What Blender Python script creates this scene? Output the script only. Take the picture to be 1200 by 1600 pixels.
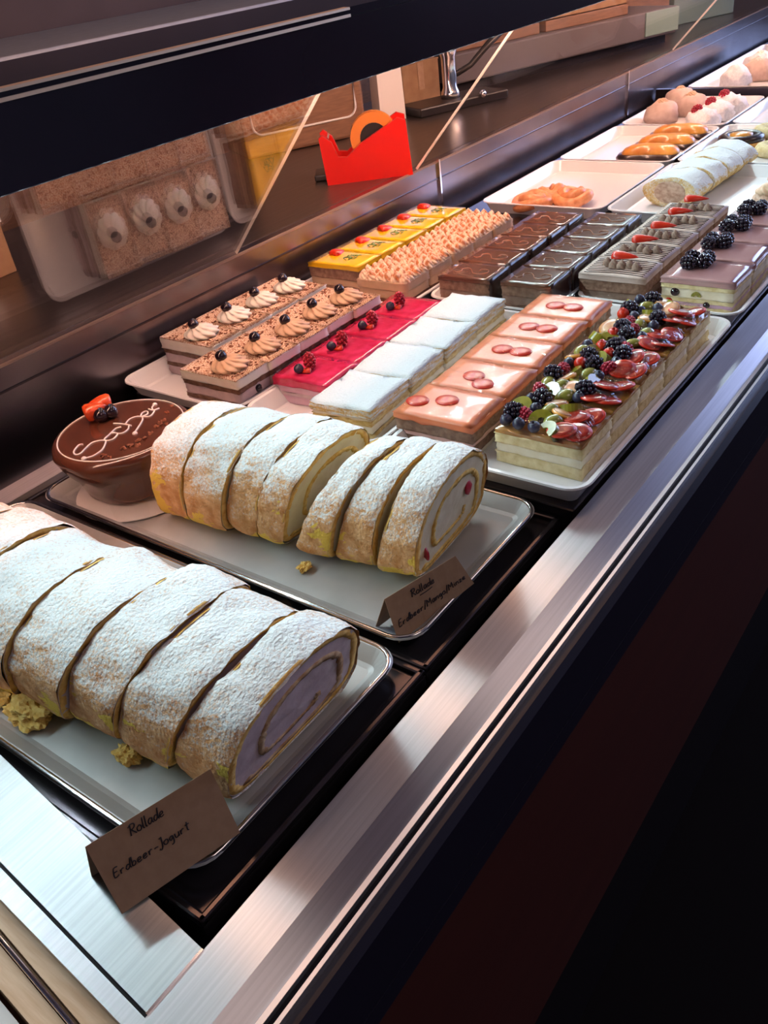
import bpy, bmesh, math, random
from mathutils import Vector, Matrix, Euler, noise
R=math.radians
for o in list(bpy.data.objects): bpy.data.objects.remove(o)
scene=bpy.context.scene
COL=scene.collection
# ---------------------------------------------------------------- camera
cam=bpy.data.cameras.new('camera'); co=bpy.data.objects.new('camera',cam); COL.objects.link(co)
RW=((0.58331582,-0.51163123,0.6308535),(-0.80339039,-0.24905102,0.54086733),(-0.11960991,-0.82231811,-0.55631501))
M=Matrix(((RW[0][0],-RW[0][1],-RW[0][2],0),(RW[1][0],-RW[1][1],-RW[1][2],0),(RW[2][0],-RW[2][1],-RW[2][2],.45),(0,0,0,1)))
co.matrix_world=M
cam.sensor_width=36; cam.sensor_fit='AUTO'; cam.lens=1346.46*36/1600; cam.clip_start=.01; cam.clip_end=60
scene.camera=co
# ---------------------------------------------------------------- world, exposure
w=bpy.data.worlds.new('world'); scene.world=w; w.use_nodes=True
bg=w.node_tree.nodes['Background']; bg.inputs[0].default_value=(.30,.30,.42,1); bg.inputs[1].default_value=.05
vs=scene.view_settings; vs.view_transform='Standard'; vs.look='None'; vs.exposure=.2; vs.gamma=1; vs.use_curve_mapping=False
LED_POWER=77.0; LAMP_POWER=24.0; WINDOW_POWER=7; FILL_POWER=3.0; RAIL_FILL=.42; TUBE_POWER=64.0

# ---------------------------------------------------------------- helpers
def link(o,parent=None):
    COL.objects.link(o)
    if parent is not None: o.parent=parent
    return o
def tag(o,label=None,cat=None,group=None,kind=None):
    if label: o['label']=label
    if cat: o['category']=cat
    if group: o['group']=group
    if kind: o['kind']=kind
    return o
def thing(name,label,cat,loc=(0,0,0),rz=0,group=None):
    o=bpy.data.objects.new(name,None); o.empty_display_size=.01; link(o)
    o.location=loc; o.rotation_euler=(0,0,rz)
    return tag(o,label,cat,group)
def mk(name,verts,faces,m,smooth=False):
    me=bpy.data.meshes.new(name); me.from_pydata([tuple(v) for v in verts],[],faces)
    if m is not None: me.materials.append(m)
    if smooth: me.polygons.foreach_set('use_smooth',[True]*len(me.polygons))
    me.update(); return me
def frombm(name,bm,m,smooth=False):
    me=bpy.data.meshes.new(name); bmesh.ops.recalc_face_normals(bm,faces=bm.faces); bm.to_mesh(me); bm.free()
    me.materials.append(m)
    if smooth: me.polygons.foreach_set('use_smooth',[True]*len(me.polygons))
    return me
def ob(name,me,parent=None,loc=(0,0,0),rot=(0,0,0),sc=(1,1,1)):
    o=bpy.data.objects.new(name,me); link(o,parent); o.location=loc; o.rotation_euler=rot
    o.scale=sc if hasattr(sc,'__len__') else (sc,)*3
    return o
def box_bm(bm,x0,x1,y0,y1,z0,z1,bev=0):
    b=bmesh.new(); bmesh.ops.create_cube(b,size=1)
    for v in b.verts: v.co=Vector(((x0+x1)/2+v.co.x*(x1-x0),(y0+y1)/2+v.co.y*(y1-y0),(z0+z1)/2+v.co.z*(z1-z0)))
    if bev: bmesh.ops.bevel(b,geom=list(b.edges),offset=bev,segments=2,affect='EDGES',profile=.5)
    t=bpy.data.meshes.new('t'); b.to_mesh(t); b.free(); bm.from_mesh(t); bpy.data.meshes.remove(t)
def box(name,x0,x1,y0,y1,z0,z1,m,parent=None,bev=0):
    bm=bmesh.new(); box_bm(bm,x0,x1,y0,y1,z0,z1,bev)
    return ob(name,frombm(name,bm,m),parent)
def prism(name,prof,x0,x1,m,parent=None,axis='x',smooth=False):
    n=len(prof)
    if axis=='x': V=[(x0,a,b) for a,b in prof]+[(x1,a,b) for a,b in prof]
    elif axis=='y': V=[(a,x0,b) for a,b in prof]+[(a,x1,b) for a,b in prof]
    else: V=[(a,b,x0) for a,b in prof]+[(a,b,x1) for a,b in prof]
    F=[(i,(i+1)%n,n+(i+1)%n,n+i) for i in range(n)]+[tuple(range(n))[::-1],tuple(range(n,2*n))]
    bm=bmesh.new(); me=mk(name,V,F,None); bm.from_mesh(me); bpy.data.meshes.remove(me)
    return ob(name,frombm(name,bm,m,smooth),parent)
def tube_geo(pts,r,seg=6,closed=False):
    pts=[Vector(p) for p in pts]; n=len(pts); V=[];F=[]
    for i,p in enumerate(pts):
        a=pts[(i-1)%n] if (closed or i>0) else p; b=pts[(i+1)%n] if (closed or i<n-1) else p
        d=(b-a).normalized() if (b-a).length>1e-9 else Vector((1,0,0))
        u=d.cross(Vector((0,0,1)))
        if u.length<1e-4: u=d.cross(Vector((0,1,0)))
        u.normalize(); v=u.cross(d)
        rr=r[i] if hasattr(r,'__len__') else r
        for k in range(seg):
            t=2*math.pi*k/seg; V.append(p+u*(math.cos(t)*rr)+v*(math.sin(t)*rr))
    for i in range(n if closed else n-1):
        j=(i+1)%n
        for k in range(seg): F.append((i*seg+k,i*seg+(k+1)%seg,j*seg+(k+1)%seg,j*seg+k))
    if not closed: F.append(tuple(range(seg))[::-1]); F.append(tuple((n-1)*seg+k for k in range(seg)))
    return V,F
def tube(name,pts,r,m,parent=None,seg=6,closed=False):
    V,F=tube_geo(pts,r,seg,closed); return ob(name,mk(name,V,F,m,True),parent)
def multitube(name,lines,r,m,seg=5):
    V=[];F=[]
    for l in lines:
        v,f=tube_geo(l,r,seg); o=len(V); V+=v; F+=[tuple(i+o for i in q) for q in f]
    return mk(name,V,F,m,True)
def lathe_me(name,prof,m,seg=24,smooth=True):
    V=[];F=[];n=len(prof)
    for i,(r,z) in enumerate(prof):
        for k in range(seg):
            t=2*math.pi*k/seg; V.append((r*math.cos(t),r*math.sin(t),z))
    for i in range(n-1):
        for k in range(seg): F.append((i*seg+k,i*seg+(k+1)%seg,(i+1)*seg+(k+1)%seg,(i+1)*seg+k))
    F.append(tuple(range(seg))[::-1]); F.append(tuple((n-1)*seg+k for k in range(seg)))
    return mk(name,V,F,m,smooth)
def smooth_line(pts,n=4):
    P=[Vector(p) for p in pts]; out=[]
    for i in range(len(P)-1):
        p0=P[max(i-1,0)];p1=P[i];p2=P[i+1];p3=P[min(i+2,len(P)-1)]
        for k in range(n):
            t=k/n; out.append(.5*((2*p1)+(p2-p0)*t+(2*p0-5*p1+4*p2-p3)*t*t+(3*p1-p0-3*p2+p3)*t*t*t))
    out.append(P[-1]); return out
def nz(x,y,z,s,seed=0): return noise.noise(Vector((x*s+seed*7.3,y*s-seed*3.1,z*s+seed*1.7)))

# ---------------------------------------------------------------- materials
def mat(name,c,c2=None,rough=.5,metal=0,scale=60,lo=.35,hi=.65,bump=0,bscale=200,spec=.5,coat=0,sss=0,ior=1.45,stretch=None,trans=0,alpha=1,detail=4,bdist=.002):
    m=bpy.data.materials.new(name); m.use_nodes=True; nt=m.node_tree; N=nt.nodes; L=nt.links; b=N['Principled BSDF']
    b.inputs['Roughness'].default_value=rough; b.inputs['Metallic'].default_value=metal
    b.inputs['Specular IOR Level'].default_value=spec; b.inputs['Coat Weight'].default_value=coat; b.inputs['Coat Roughness'].default_value=.06
    b.inputs['Subsurface Weight'].default_value=sss; b.inputs['Subsurface Scale'].default_value=.004; b.inputs['IOR'].default_value=ior
    b.inputs['Transmission Weight'].default_value=trans
    b.inputs['Base Color'].default_value=(*c,1)
    tc=N.new('ShaderNodeTexCoord'); src=tc.outputs['Object']
    if stretch:
        mp=N.new('ShaderNodeMapping'); mp.inputs['Scale'].default_value=stretch; L.new(src,mp.inputs[0]); src=mp.outputs[0]
    if c2:
        n=N.new('ShaderNodeTexNoise'); n.inputs['Scale'].default_value=scale; n.inputs['Detail'].default_value=detail; L.new(src,n.inputs['Vector'])
        r=N.new('ShaderNodeValToRGB'); r.color_ramp.elements[0].position=lo; r.color_ramp.elements[1].position=hi
        r.color_ramp.elements[0].color=(*c,1); r.color_ramp.elements[1].color=(*c2,1)
        L.new(n.outputs['Fac'],r.inputs[0]); L.new(r.outputs[0],b.inputs['Base Color'])
    if bump:
        n2=N.new('ShaderNodeTexNoise'); n2.inputs['Scale'].default_value=bscale; n2.inputs['Detail'].default_value=5; L.new(src,n2.inputs['Vector'])
        bp=N.new('ShaderNodeBump'); bp.inputs['Strength'].default_value=bump; bp.inputs['Distance'].default_value=bdist
        L.new(n2.outputs['Fac'],bp.inputs['Height']); L.new(bp.outputs[0],b.inputs['Normal'])
    return m
def emis(name,c,s):
    m=bpy.data.materials.new(name); m.use_nodes=True; nt=m.node_tree; nt.nodes.clear()
    e=nt.nodes.new('ShaderNodeEmission'); e.inputs[0].default_value=(*c,1); e.inputs[1].default_value=s
    o=nt.nodes.new('ShaderNodeOutputMaterial'); nt.links.new(e.outputs[0],o.inputs[0]); return m
def glassmat(name,base=.04,gain=1.0,tint=(1,1,1),rough=0.0,bump=0,bscale=60,dist=.004):
    """thin clear sheet: see-through, with a Schlick reflection that works from either side"""
    m=bpy.data.materials.new(name); m.use_nodes=True; nt=m.node_tree; N=nt.nodes; L=nt.links; N.clear()
    t=N.new('ShaderNodeBsdfTransparent'); t.inputs[0].default_value=(*tint,1)
    g=N.new('ShaderNodeBsdfGlossy'); g.inputs['Roughness'].default_value=rough
    lw=N.new('ShaderNodeLayerWeight'); lw.inputs['Blend'].default_value=.5
    pw=N.new('ShaderNodeMath'); pw.operation='POWER'; pw.inputs[1].default_value=4.0
    mu=N.new('ShaderNodeMath'); mu.operation='MULTIPLY_ADD'; mu.inputs[1].default_value=gain; mu.inputs[2].default_value=base; mu.use_clamp=True
    mx=N.new('ShaderNodeMixShader'); o=N.new('ShaderNodeOutputMaterial')
    L.new(lw.outputs['Facing'],pw.inputs[0]); L.new(pw.outputs[0],mu.inputs[0]); L.new(mu.outputs[0],mx.inputs[0]); L.new(t.outputs[0],mx.inputs[1]); L.new(g.outputs[0],mx.inputs[2]); L.new(mx.outputs[0],o.inputs[0])
    if bump:
        tc=N.new('ShaderNodeTexCoord'); n=N.new('ShaderNodeTexNoise'); n.inputs['Scale'].default_value=bscale; n.inputs['Detail'].default_value=2
        L.new(tc.outputs['Object'],n.inputs['Vector']); bp=N.new('ShaderNodeBump'); bp.inputs['Strength'].default_value=bump; bp.inputs['Distance'].default_value=dist
        L.new(n.outputs['Fac'],bp.inputs['Height']); L.new(bp.outputs[0],g.inputs['Normal']); L.new(bp.outputs[0],lw.inputs['Normal'])
    return m
def sugarmat(name,crust,crust2,thr=.35,sugar=(.80,.82,.82),torn=None):
    """baked crust dusted with icing sugar: the sugar lies where the surface faces up"""
    m=mat(name,crust,crust2,rough=.75,scale=90,bump=.75,bscale=330,spec=.2,bdist=.0028); nt=m.node_tree; N=nt.nodes; L=nt.links; b=N['Principled BSDF']
    ramp=[n for n in N if n.type=='VALTORGB'][0]; tc=[n for n in N if n.type=='TEX_COORD'][0]
    oi=N.new('ShaderNodeObjectInfo'); va=N.new('ShaderNodeVectorMath'); va.operation='ADD'; L.new(tc.outputs['Object'],va.inputs[0]); L.new(oi.outputs['Location'],va.inputs[1])
    for n_ in [q for q in N if q.type=='TEX_NOISE']: L.new(va.outputs[0],n_.inputs['Vector'])
    ge=N.new('ShaderNodeNewGeometry'); sp=N.new('ShaderNodeSeparateXYZ'); L.new(ge.outputs['True Normal'],sp.inputs[0])
    n1=N.new('ShaderNodeTexNoise'); n1.inputs['Scale'].default_value=420; n1.inputs['Detail'].default_value=4; n1.inputs['Roughness'].default_value=.75; L.new(va.outputs[0],n1.inputs['Vector'])
    n3=N.new('ShaderNodeTexNoise'); n3.inputs['Scale'].default_value=45; n3.inputs['Detail'].default_value=5; L.new(va.outputs[0],n3.inputs['Vector'])
    a=N.new('ShaderNodeMath'); a.operation='MULTIPLY_ADD'; a.inputs[1].default_value=2.4; L.new(n1.outputs['Fac'],a.inputs[0]); L.new(sp.outputs['Z'],a.inputs[2])
    a2=N.new('ShaderNodeMath'); a2.operation='MULTIPLY_ADD'; a2.inputs[1].default_value=.75; L.new(n3.outputs['Fac'],a2.inputs[0]); L.new(a.outputs[0],a2.inputs[2])
    mr=N.new('ShaderNodeMapRange'); mr.inputs['From Min'].default_value=thr+1.10; mr.inputs['From Max'].default_value=thr+2.0; mr.interpolation_type='SMOOTHSTEP'; L.new(a2.outputs[0],mr.inputs['Value'])
    mx=N.new('ShaderNodeMix'); mx.data_type='RGBA'; L.new(mr.outputs[0],mx.inputs[0]); L.new(ramp.outputs[0],mx.inputs[6]); mx.inputs[7].default_value=(*sugar,1)
    last=mx.outputs[2]
    if torn:
        n4=N.new('ShaderNodeTexNoise'); n4.inputs['Scale'].default_value=28; n4.inputs['Detail'].default_value=6; L.new(va.outputs[0],n4.inputs['Vector'])
        s2=N.new('ShaderNodeMath'); s2.operation='MULTIPLY_ADD'; s2.inputs[1].default_value=-.22; L.new(sp.outputs['Z'],s2.inputs[0]); L.new(n4.outputs['Fac'],s2.inputs[2])
        m2=N.new('ShaderNodeMapRange'); m2.inputs['From Min'].default_value=.585; m2.inputs['From Max'].default_value=.605; L.new(s2.outputs[0],m2.inputs['Value'])
        mx2=N.new('ShaderNodeMix'); mx2.data_type='RGBA'; L.new(m2.outputs[0],mx2.inputs[0]); L.new(last,mx2.inputs[6]); mx2.inputs[7].default_value=(*torn,1); last=mx2.outputs[2]
    L.new(last,b.inputs['Base Color']); return m
def speckmat(name,base,speck,scale=260,thr=.5,width=.06,rough=.6,mid=None):
    m=mat(name,base,speck,rough=rough,scale=scale,lo=thr-width,hi=thr+width,bump=.35,bscale=scale,detail=6); return m

MT={}
def brushed(name,c,c2,rough,stretch):
    m=mat(name,c,c2,rough=rough,metal=1,scale=1,stretch=stretch); N=m.node_tree.nodes; b=N['Principled BSDF']
    b.inputs['Anisotropic'].default_value=.95; v=N.new('ShaderNodeCombineXYZ'); v.inputs[1].default_value=1.0
    m.node_tree.links.new(v.outputs[0],b.inputs['Tangent']); return m
MT['steel']=brushed('brushed_steel',(.44,.41,.42),(.50,.47,.48),.30,(8,500,500))
MT['steel_side']=brushed('brushed_steel_end',(.37,.375,.38),(.43,.435,.44),.30,(8,500,500))
MT['chrome']=mat('polished_trim',(.85,.85,.87),rough=.12,metal=1)
MT['alu']=mat('anodised_aluminium',(.80,.80,.84),rough=.32,metal=1)
MT['back']=mat('satin_back_steel',(.24,.22,.25),(.29,.27,.30),rough=.27,metal=1,scale=14,bump=.03,bscale=40)
MT['deckm']=mat('dark_deck_steel',(.085,.07,.08),(.11,.095,.10),rough=.22,metal=.9,scale=20)
MT['black']=mat('black_well',(.010,.007,.008),rough=.6,spec=.2)
MT['pan']=mat('matt_tray_steel',(.40,.395,.39),(.45,.445,.44),rough=.5,metal=.35,scale=25,bump=.02,bscale=60)
MT['panrim']=mat('tray_rim_steel',(.55,.53,.53),rough=.16,metal=1)
MT['melamine']=mat('white_melamine',(.80,.80,.82),rough=.22,spec=.5,coat=.3)
MT['fascia']=mat('black_gloss_fascia',(.010,.008,.014),(.018,.012,.022),rough=.12,scale=3,spec=.4)
MT['gold']=mat('warm_trim',(.80,.58,.40),rough=.5,metal=.8)
MT['lip']=mat('dark_gold_lip',(.34,.24,.19),rough=.45,metal=.8)  # one even dark gold tone for the lip
MT['navy']=mat('navy_front_trim',(.014,.012,.022),rough=.35)
MT['redpanel']=mat('dark_red_front_panel',(.055,.012,.008),(.065,.015,.010),rough=.5,scale=5,stretch=(1,1,8))
MT['counter']=mat('worktop_steel',(.11,.09,.08),(.15,.12,.11),rough=.28,metal=.85,scale=12,stretch=(1.5,30,30))
MT['wood']=mat('beech_wood',(.62,.36,.20),(.74,.48,.30),rough=.5,scale=18,stretch=(14,1.2,14),bump=.08,bscale=80)
MT['darkwood']=mat('brown_board',(.16,.08,.045),(.22,.11,.06),rough=.5,scale=18,stretch=(1.5,12,12))
MT['kraft']=mat('kraft_card',(.33,.20,.12),(.37,.23,.14),rough=.85,scale=140)
MT['ink']=mat('ink',(.02,.015,.02),rough=.6)
MT['cardboard']=mat('brown_cardboard',(.26,.14,.07),(.31,.18,.09),rough=.8,scale=40)
MT['paper']=mat('white_paper',(.72,.68,.66),rough=.8)
MT['glass']=glassmat('clear_glass',base=.115,gain=.8,tint=(.97,.97,.97))
MT['glass2']=glassmat('weak_reflection_glass',base=.012,gain=.06,tint=(.97,.97,.97))  # same clear glass with its reflection turned down
MT['glassedge']=mat('ground_glass_edge',(.75,.72,.68),rough=.3)
MT['film']=glassmat('clear_film',base=.03,gain=.5,tint=(.97,.97,.97),rough=.10,bump=.5,bscale=60)
MT['crinkle']=glassmat('crinkled_film',base=.012,gain=.3,tint=(.99,.98,.98),rough=.015,bump=.12,bscale=60)
MT['jelly']=glassmat('clear_glaze',base=.035,gain=.5,tint=(.96,.94,.92),rough=.05,bump=.8,bscale=90)
MT['crust']=sugarmat('sugared_crust',(.56,.24,.09),(.78,.44,.22),thr=.64,torn=(.80,.55,.10))
MT['crust2']=sugarmat('sugared_crust_warm',(.58,.26,.09),(.80,.46,.22),thr=.62,torn=(.82,.56,.10))
MT['sponge']=mat('yellow_sponge',(.62,.36,.08),(.80,.58,.20),rough=.85,scale=180,bump=.6,bscale=300,spec=.2)
MT['ringsponge']=mat('golden_sponge',(.70,.38,.09),(.86,.58,.20),rough=.85,scale=160,bump=.6,bscale=300,spec=.2)
MT['spongebrown']=mat('toasted_sponge',(.36,.19,.09),(.62,.43,.25),rough=.85,scale=120,bump=.5,bscale=260,spec=.2)
MT['creamlilac']=mat('strawberry_yogurt_cream',(.60,.46,.48),(.70,.56,.57),rough=.6,scale=90,bump=.2,bscale=160,sss=.1)
MT['creamyellow']=mat('vanilla_cream',(.72,.62,.42),(.80,.72,.52),rough=.6,scale=60,bump=.25,bscale=120,sss=.1)
MT['cream']=mat('whipped_cream',(.82,.76,.66),(.88,.83,.74),rough=.5,scale=50,bump=.1,bscale=120,sss=.1)
MT['coffee']=mat('coffee_cream',(.58,.38,.24),(.66,.45,.30),rough=.5,scale=50,bump=.1,bscale=120,sss=.1)
MT['lilac']=mat('berry_cream',(.52,.40,.44),(.66,.52,.54),rough=.55,scale=70,bump=.2,bscale=100)
MT['dsponge']=mat('dark_sponge',(.11,.05,.03),(.22,.12,.08),rough=.85,scale=160,bump=.6,bscale=260,spec=.2)
MT['bsponge']=mat('cocoa_sponge',(.20,.11,.075),(.33,.20,.14),rough=.85,scale=160,bump=.6,bscale=260,spec=.2)
MT['mousse']=mat('chocolate_mousse',(.24,.15,.11),(.34,.23,.17),rough=.7,scale=90,bump=.4,bscale=160)
MT['cocoatop']=speckmat('cocoa_dusted_cream',(.36,.12,.04),(.84,.70,.54),scale=620,thr=.50,width=.09)
MT['cocoa']=mat('cocoa_flake',(.26,.09,.04),(.14,.045,.02),rough=.7,scale=120)
MT['salmon']=mat('salmon_glaze',(.80,.22,.10),(.84,.27,.13),rough=.35,scale=30,coat=.1,spec=.4,bump=.12,bscale=40,bdist=.003)
MT['pinkcream']=mat('pink_cream',(.78,.46,.42),(.84,.55,.50),rough=.6,scale=60)
MT['magenta']=mat('raspberry_glaze',(.50,.012,.06),(.66,.03,.12),rough=.22,scale=60,coat=.6,bump=.4,bscale=70,bdist=.003)
MT['mauve']=mat('raspberry_cream',(.60,.36,.48),(.68,.46,.56),rough=.6,scale=60)
MT['sugar']=sugarmat('sugared_pastry',(.62,.36,.10),(.80,.58,.26),thr=.22)
MT['pastry']=mat('puff_pastry',(.52,.30,.08),(.80,.60,.26),rough=.8,scale=110,bump=.6,bscale=180,spec=.3,stretch=(1,1,3))
MT['custard']=mat('pale_custard',(.78,.66,.46),(.86,.77,.60),rough=.6,scale=70,bump=.3,bscale=120)
MT['palesponge']=mat('pale_sponge',(.66,.50,.24),(.82,.68,.40),rough=.8,scale=120,bump=.5,bscale=240,spec=.3)
MT['yellow']=mat('mango_glaze',(.94,.53,.008),(.97,.60,.015),rough=.15,scale=30,coat=.7)
MT['choc']=mat('chocolate_glaze',(.085,.026,.014),(.11,.036,.02),rough=.2,scale=20,coat=.6,bump=.06,bscale=40,bdist=.003)
MT['milkchoc']=mat('milk_chocolate_glaze',(.135,.052,.03),(.16,.065,.04),rough=.2,scale=20,coat=.7,bump=.05,bscale=40,bdist=.003)
MT['darkchoc']=mat('dark_chocolate_sheet',(.028,.013,.012),rough=.28,coat=.3)
MT['icing']=mat('white_icing',(.86,.80,.76),rough=.4,sss=.05)
MT['milkicing']=mat('milk_chocolate_icing',(.30,.14,.09),rough=.25,coat=.3)
MT['red']=mat('strawberry_red',(.52,.018,.006),(.66,.04,.012),rough=.3,scale=80,coat=.2,bump=.2,bscale=400)
MT['redorange']=mat('strawberry_orange_red',(.62,.055,.010),(.75,.10,.02),rough=.25,scale=80,coat=.5,bump=.25,bscale=380)
MT['strawcut']=mat('strawberry_cut_face',(.66,.045,.02),(.76,.15,.07),rough=.4,scale=160,coat=.1)
MT['redcut']=mat('glazed_strawberry_flesh',(.30,.012,.006),(.42,.04,.02),rough=.2,scale=160,coat=.7)
MT['leaf']=mat('leaf_green',(.10,.20,.03),(.18,.30,.06),rough=.5,scale=90)
MT['blue']=mat('blueberry_skin',(.016,.014,.035),(.05,.05,.10),rough=.38,scale=60,coat=.15)
MT['dark']=mat('dark_berry_skin',(.010,.004,.008),(.022,.008,.014),rough=.15,scale=60,coat=.5)
MT['rasp']=mat('raspberry_red',(.36,.010,.03),(.48,.02,.05),rough=.35,scale=90,coat=.3)
MT['blackberry']=mat('blackberry_skin',(.010,.006,.014),(.02,.012,.03),rough=.18,scale=90,coat=.4)
MT['kiwi']=mat('kiwi_green',(.17,.16,.01),(.32,.27,.03),rough=.2,scale=90,coat=.6)
MT['grape']=mat('grape_green',(.19,.19,.03),(.28,.25,.05),rough=.15,scale=60,coat=.7,sss=.1)
MT['amber']=mat('amber_fruit_jelly',(.34,.13,.03),(.46,.22,.06),rough=.15,scale=70,coat=.7)
MT['fig']=mat('fig_flesh',(.60,.26,.14),(.72,.44,.26),rough=.25,scale=120,coat=.6)
MT['orange']=mat('orange_peel',(.66,.25,.03),(.74,.32,.05),rough=.3,scale=90,coat=.5)
MT['pinkglaze']=mat('berry_mirror_glaze',(.46,.24,.24),(.52,.30,.29),rough=.12,scale=30,coat=.8)
MT['apricot']=mat('apricot_icing',(.62,.22,.08),(.78,.36,.16),rough=.4,scale=90,bump=.5,bscale=120,coat=.3)
MT['cookie']=mat('butter_cookie',(.58,.19,.025),(.80,.42,.08),rough=.35,scale=25,coat=.4)
MT['meringue']=mat('beige_meringue',(.52,.38,.32),(.62,.48,.42),rough=.6,scale=60,bump=.3,bscale=90)
MT['coconut']=mat('coconut_shreds',(.74,.74,.76),(.86,.87,.88),rough=.7,scale=200,bump=.5,bscale=260)
MT['cinnamon']=speckmat('cinnamon_cream_dab',(.52,.17,.05),(.88,.70,.52),scale=170,thr=.44,width=.08)
MT['nut']=mat('nut_brittle',(.40,.22,.14),(.62,.42,.30),rough=.5,scale=200,bump=.6,bscale=200)
MT['tapered']=mat('red_plastic',(.58,.008,.006),rough=.32,spec=.4,coat=.1)
MT['tapeo']=mat('orange_tape',(.62,.20,.03),rough=.25,coat=.4)
MT['blackpl']=mat('black_plastic',(.015,.013,.014),rough=.35)
MT['greypaint']=mat('grey_painted_steel',(.09,.075,.08),(.10,.085,.09),rough=.6,scale=10)
MT['greenbox']=mat('pale_green_box',(.16,.24,.21),rough=.6)
MT['wallm']=mat('brown_wall',(.10,.07,.065),(.12,.085,.08),rough=.8,scale=4)
MT['floorm']=mat('dark_floor',(.008,.006,.006),rough=.9,spec=.05)
MT['ceil']=mat('dim_ceiling',(.42,.38,.40),rough=.9)
MT['led']=emis('cool_led',(.71,.945,1.0),LED_POWER*14)
MT['warm']=emis('warm_globe',(1.0,.50,.27),LAMP_POWER)
MT['tube']=emis('warm_tube',(1.0,.56,.40),TUBE_POWER)
MT['spanel']=emis('rail_fill_glow',(.95,.84,.90),RAIL_FILL)  # added glow for the steel rail to reflect
MT['panel']=emis('front_fill_glow',(1.0,.80,.74),FILL_POWER)  # added fill light from the customer side
MT['day']=emis('daylight_window',(.45,.58,1.0),WINDOW_POWER)

# ---------------------------------------------------------------- the room
def struct(o): o['kind']='structure'; return o
struct(box('floor',-3,5,-4,4,-.90,-.86,MT['floorm']))
struct(box('ceiling',-3,5,-4,4,2.05,2.10,MT['ceil']))
struct(box('wall_back',-3,5,2.6,2.7,-.86,2.05,MT['wallm']))
struct(box('wall_left',-3.1,-3,-4,4,-.86,2.05,MT['ceil']))
struct(box('wall_front',-3,5,-4.1,-4,-.86,2.05,MT['ceil']))
struct(box('wall_right',5,5.1,-4,4,-.86,2.05,MT['ceil']))
wn=bpy.data.objects.new('window_1',None); link(wn); struct(wn); wn.location=(4.98,-.6,0)
box('window_pane',-.01,0,-1.6,1.0,.35,1.7,MT['day'],wn)
for y in (-1.65,-.3,1.0): box('window_frame',-.03,.01,y,y+.05,.30,1.75,MT['alu'],wn)
for z in (.30,1.70): box('window_frame',-.03,.01,-1.65,1.05,z,z+.05,MT['alu'],wn)

# ---------------------------------------------------------------- pendant lamps (warm, over the staff side)
def pendant(x,y,z,label):
    t=thing('pendant_lamp',label,'lamp',(x,y,z),0,'warm globe lamps over the counter')
    me=lathe_me('globe',[(.004,-.07)]+[(.07*math.sin(a),-.07*math.cos(a)) for a in [math.pi*i/12 for i in range(1,12)]]+[(.004,.07)],MT['warm'],20)
    ob('globe',me,t); ob('cap',lathe_me('cap',[(.03,.055),(.032,.075),(.02,.10),(.006,.105)],MT['gold'],16),t)
    tube('cord',[(0,0,.10),(0,0,2.05-z)],.004,MT['blackpl'],t)
for x,y,l in ((1.42,1.10,'warm globe pendant lamp above the tape dispenser'),(2.05,1.08,'warm globe pendant lamp above the cardboard boxes'),(.62,1.15,'warm globe pendant lamp nearest the chocolate cake')):
    pendant(x,y,1.5,l)

for x,y,l in ((.4,-1.3,'added square fill light panel over the customer side, nearer the viewer'),(2.4,-1.2,'added square fill light panel over the customer side, farther along the case')):  # unseen fill panels, added to brighten faces turned to the customer
    t=thing('fill_panel',l,'lamp',(x,y,2.05),0,'added fill panels on the ceiling')
    box('diffuser',-.45,.45,-.45,.45,-.03,-.02,MT['panel'],t); box('frame',-.48,.48,-.48,.48,-.02,0,MT['alu'],t)
for j in range(4):  # unseen panels, added so the front rail mirrors a soft grey
    t=thing('fill_panel','added glow panel over the staff worktop, '+['nearest the viewer','second along','third along','farthest'][j],'lamp',(.95+1.05*j,1.15,2.05),0,'added glow panels over the worktop')
    box('diffuser',-.48,.48,-.45,.45,-.03,-.02,MT['spanel'],t); box('frame',-.50,.50,-.48,.48,-.02,0,MT['alu'],t)
# ---------------------------------------------------------------- the display case
X0,X1=.0,3.6
case=thing('display_case','long stainless steel pastry display case with sloping rear glass and black canopy','display case',(0,0,-.86))
class _P: pass
def cpart(o,label=None):
    o.parent=case; o.matrix_parent_inverse=Matrix.Translation((0,0,.86))
    if label: o['label']=label
    return o
# front rail: flat inner strip, sloping outer bevel
cpart(prism('front_rail',[(.267,.015),(.267,-.05),(.264,-.05),(.264,.0135),(.236,.0135),(.236,.015)],X0,X1,MT['steel']),'brushed steel front rail')
cpart(prism('rail_bevel',[(.236,.015),(.236,.012),(.220,.004),(.220,.0075)],X0,X1,MT['steel']))
cpart(prism('rail_edge_trim',[(.220,.010),(.220,-.02),(.2165,-.02),(.2165,.010)],X0,X1,MT['alu']),'bright aluminium edge strip')
cpart(prism('rail_slot',[(.2165,.006),(.2165,-.02),(.2125,-.02),(.2125,.006)],X0,X1,MT['black']))
cpart(prism('rail_edge_trim',[(.2125,.009),(.2125,-.02),(.2100,-.02),(.2100,.009)],X0,X1,MT['alu']))
cpart(prism('front_fascia',[(.210,.004),(.210,-.055),(.200,-.055),(.200,-.002),(.204,.004)],X0,X1,MT['navy']),'dark navy strip below the rail')
cpart(prism('front_fascia',[(.210,-.057),(.210,-.075),(.200,-.075),(.200,-.057)],X0,X1,MT['navy']))
cpart(box('front_panel',X0,X1,.206,.215,-.42,-.077,MT['redpanel']),'dark red-brown front panel')
cpart(box('kick_panel',X0,X1,.26,.27,-.86,-.42,MT['black']))
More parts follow.
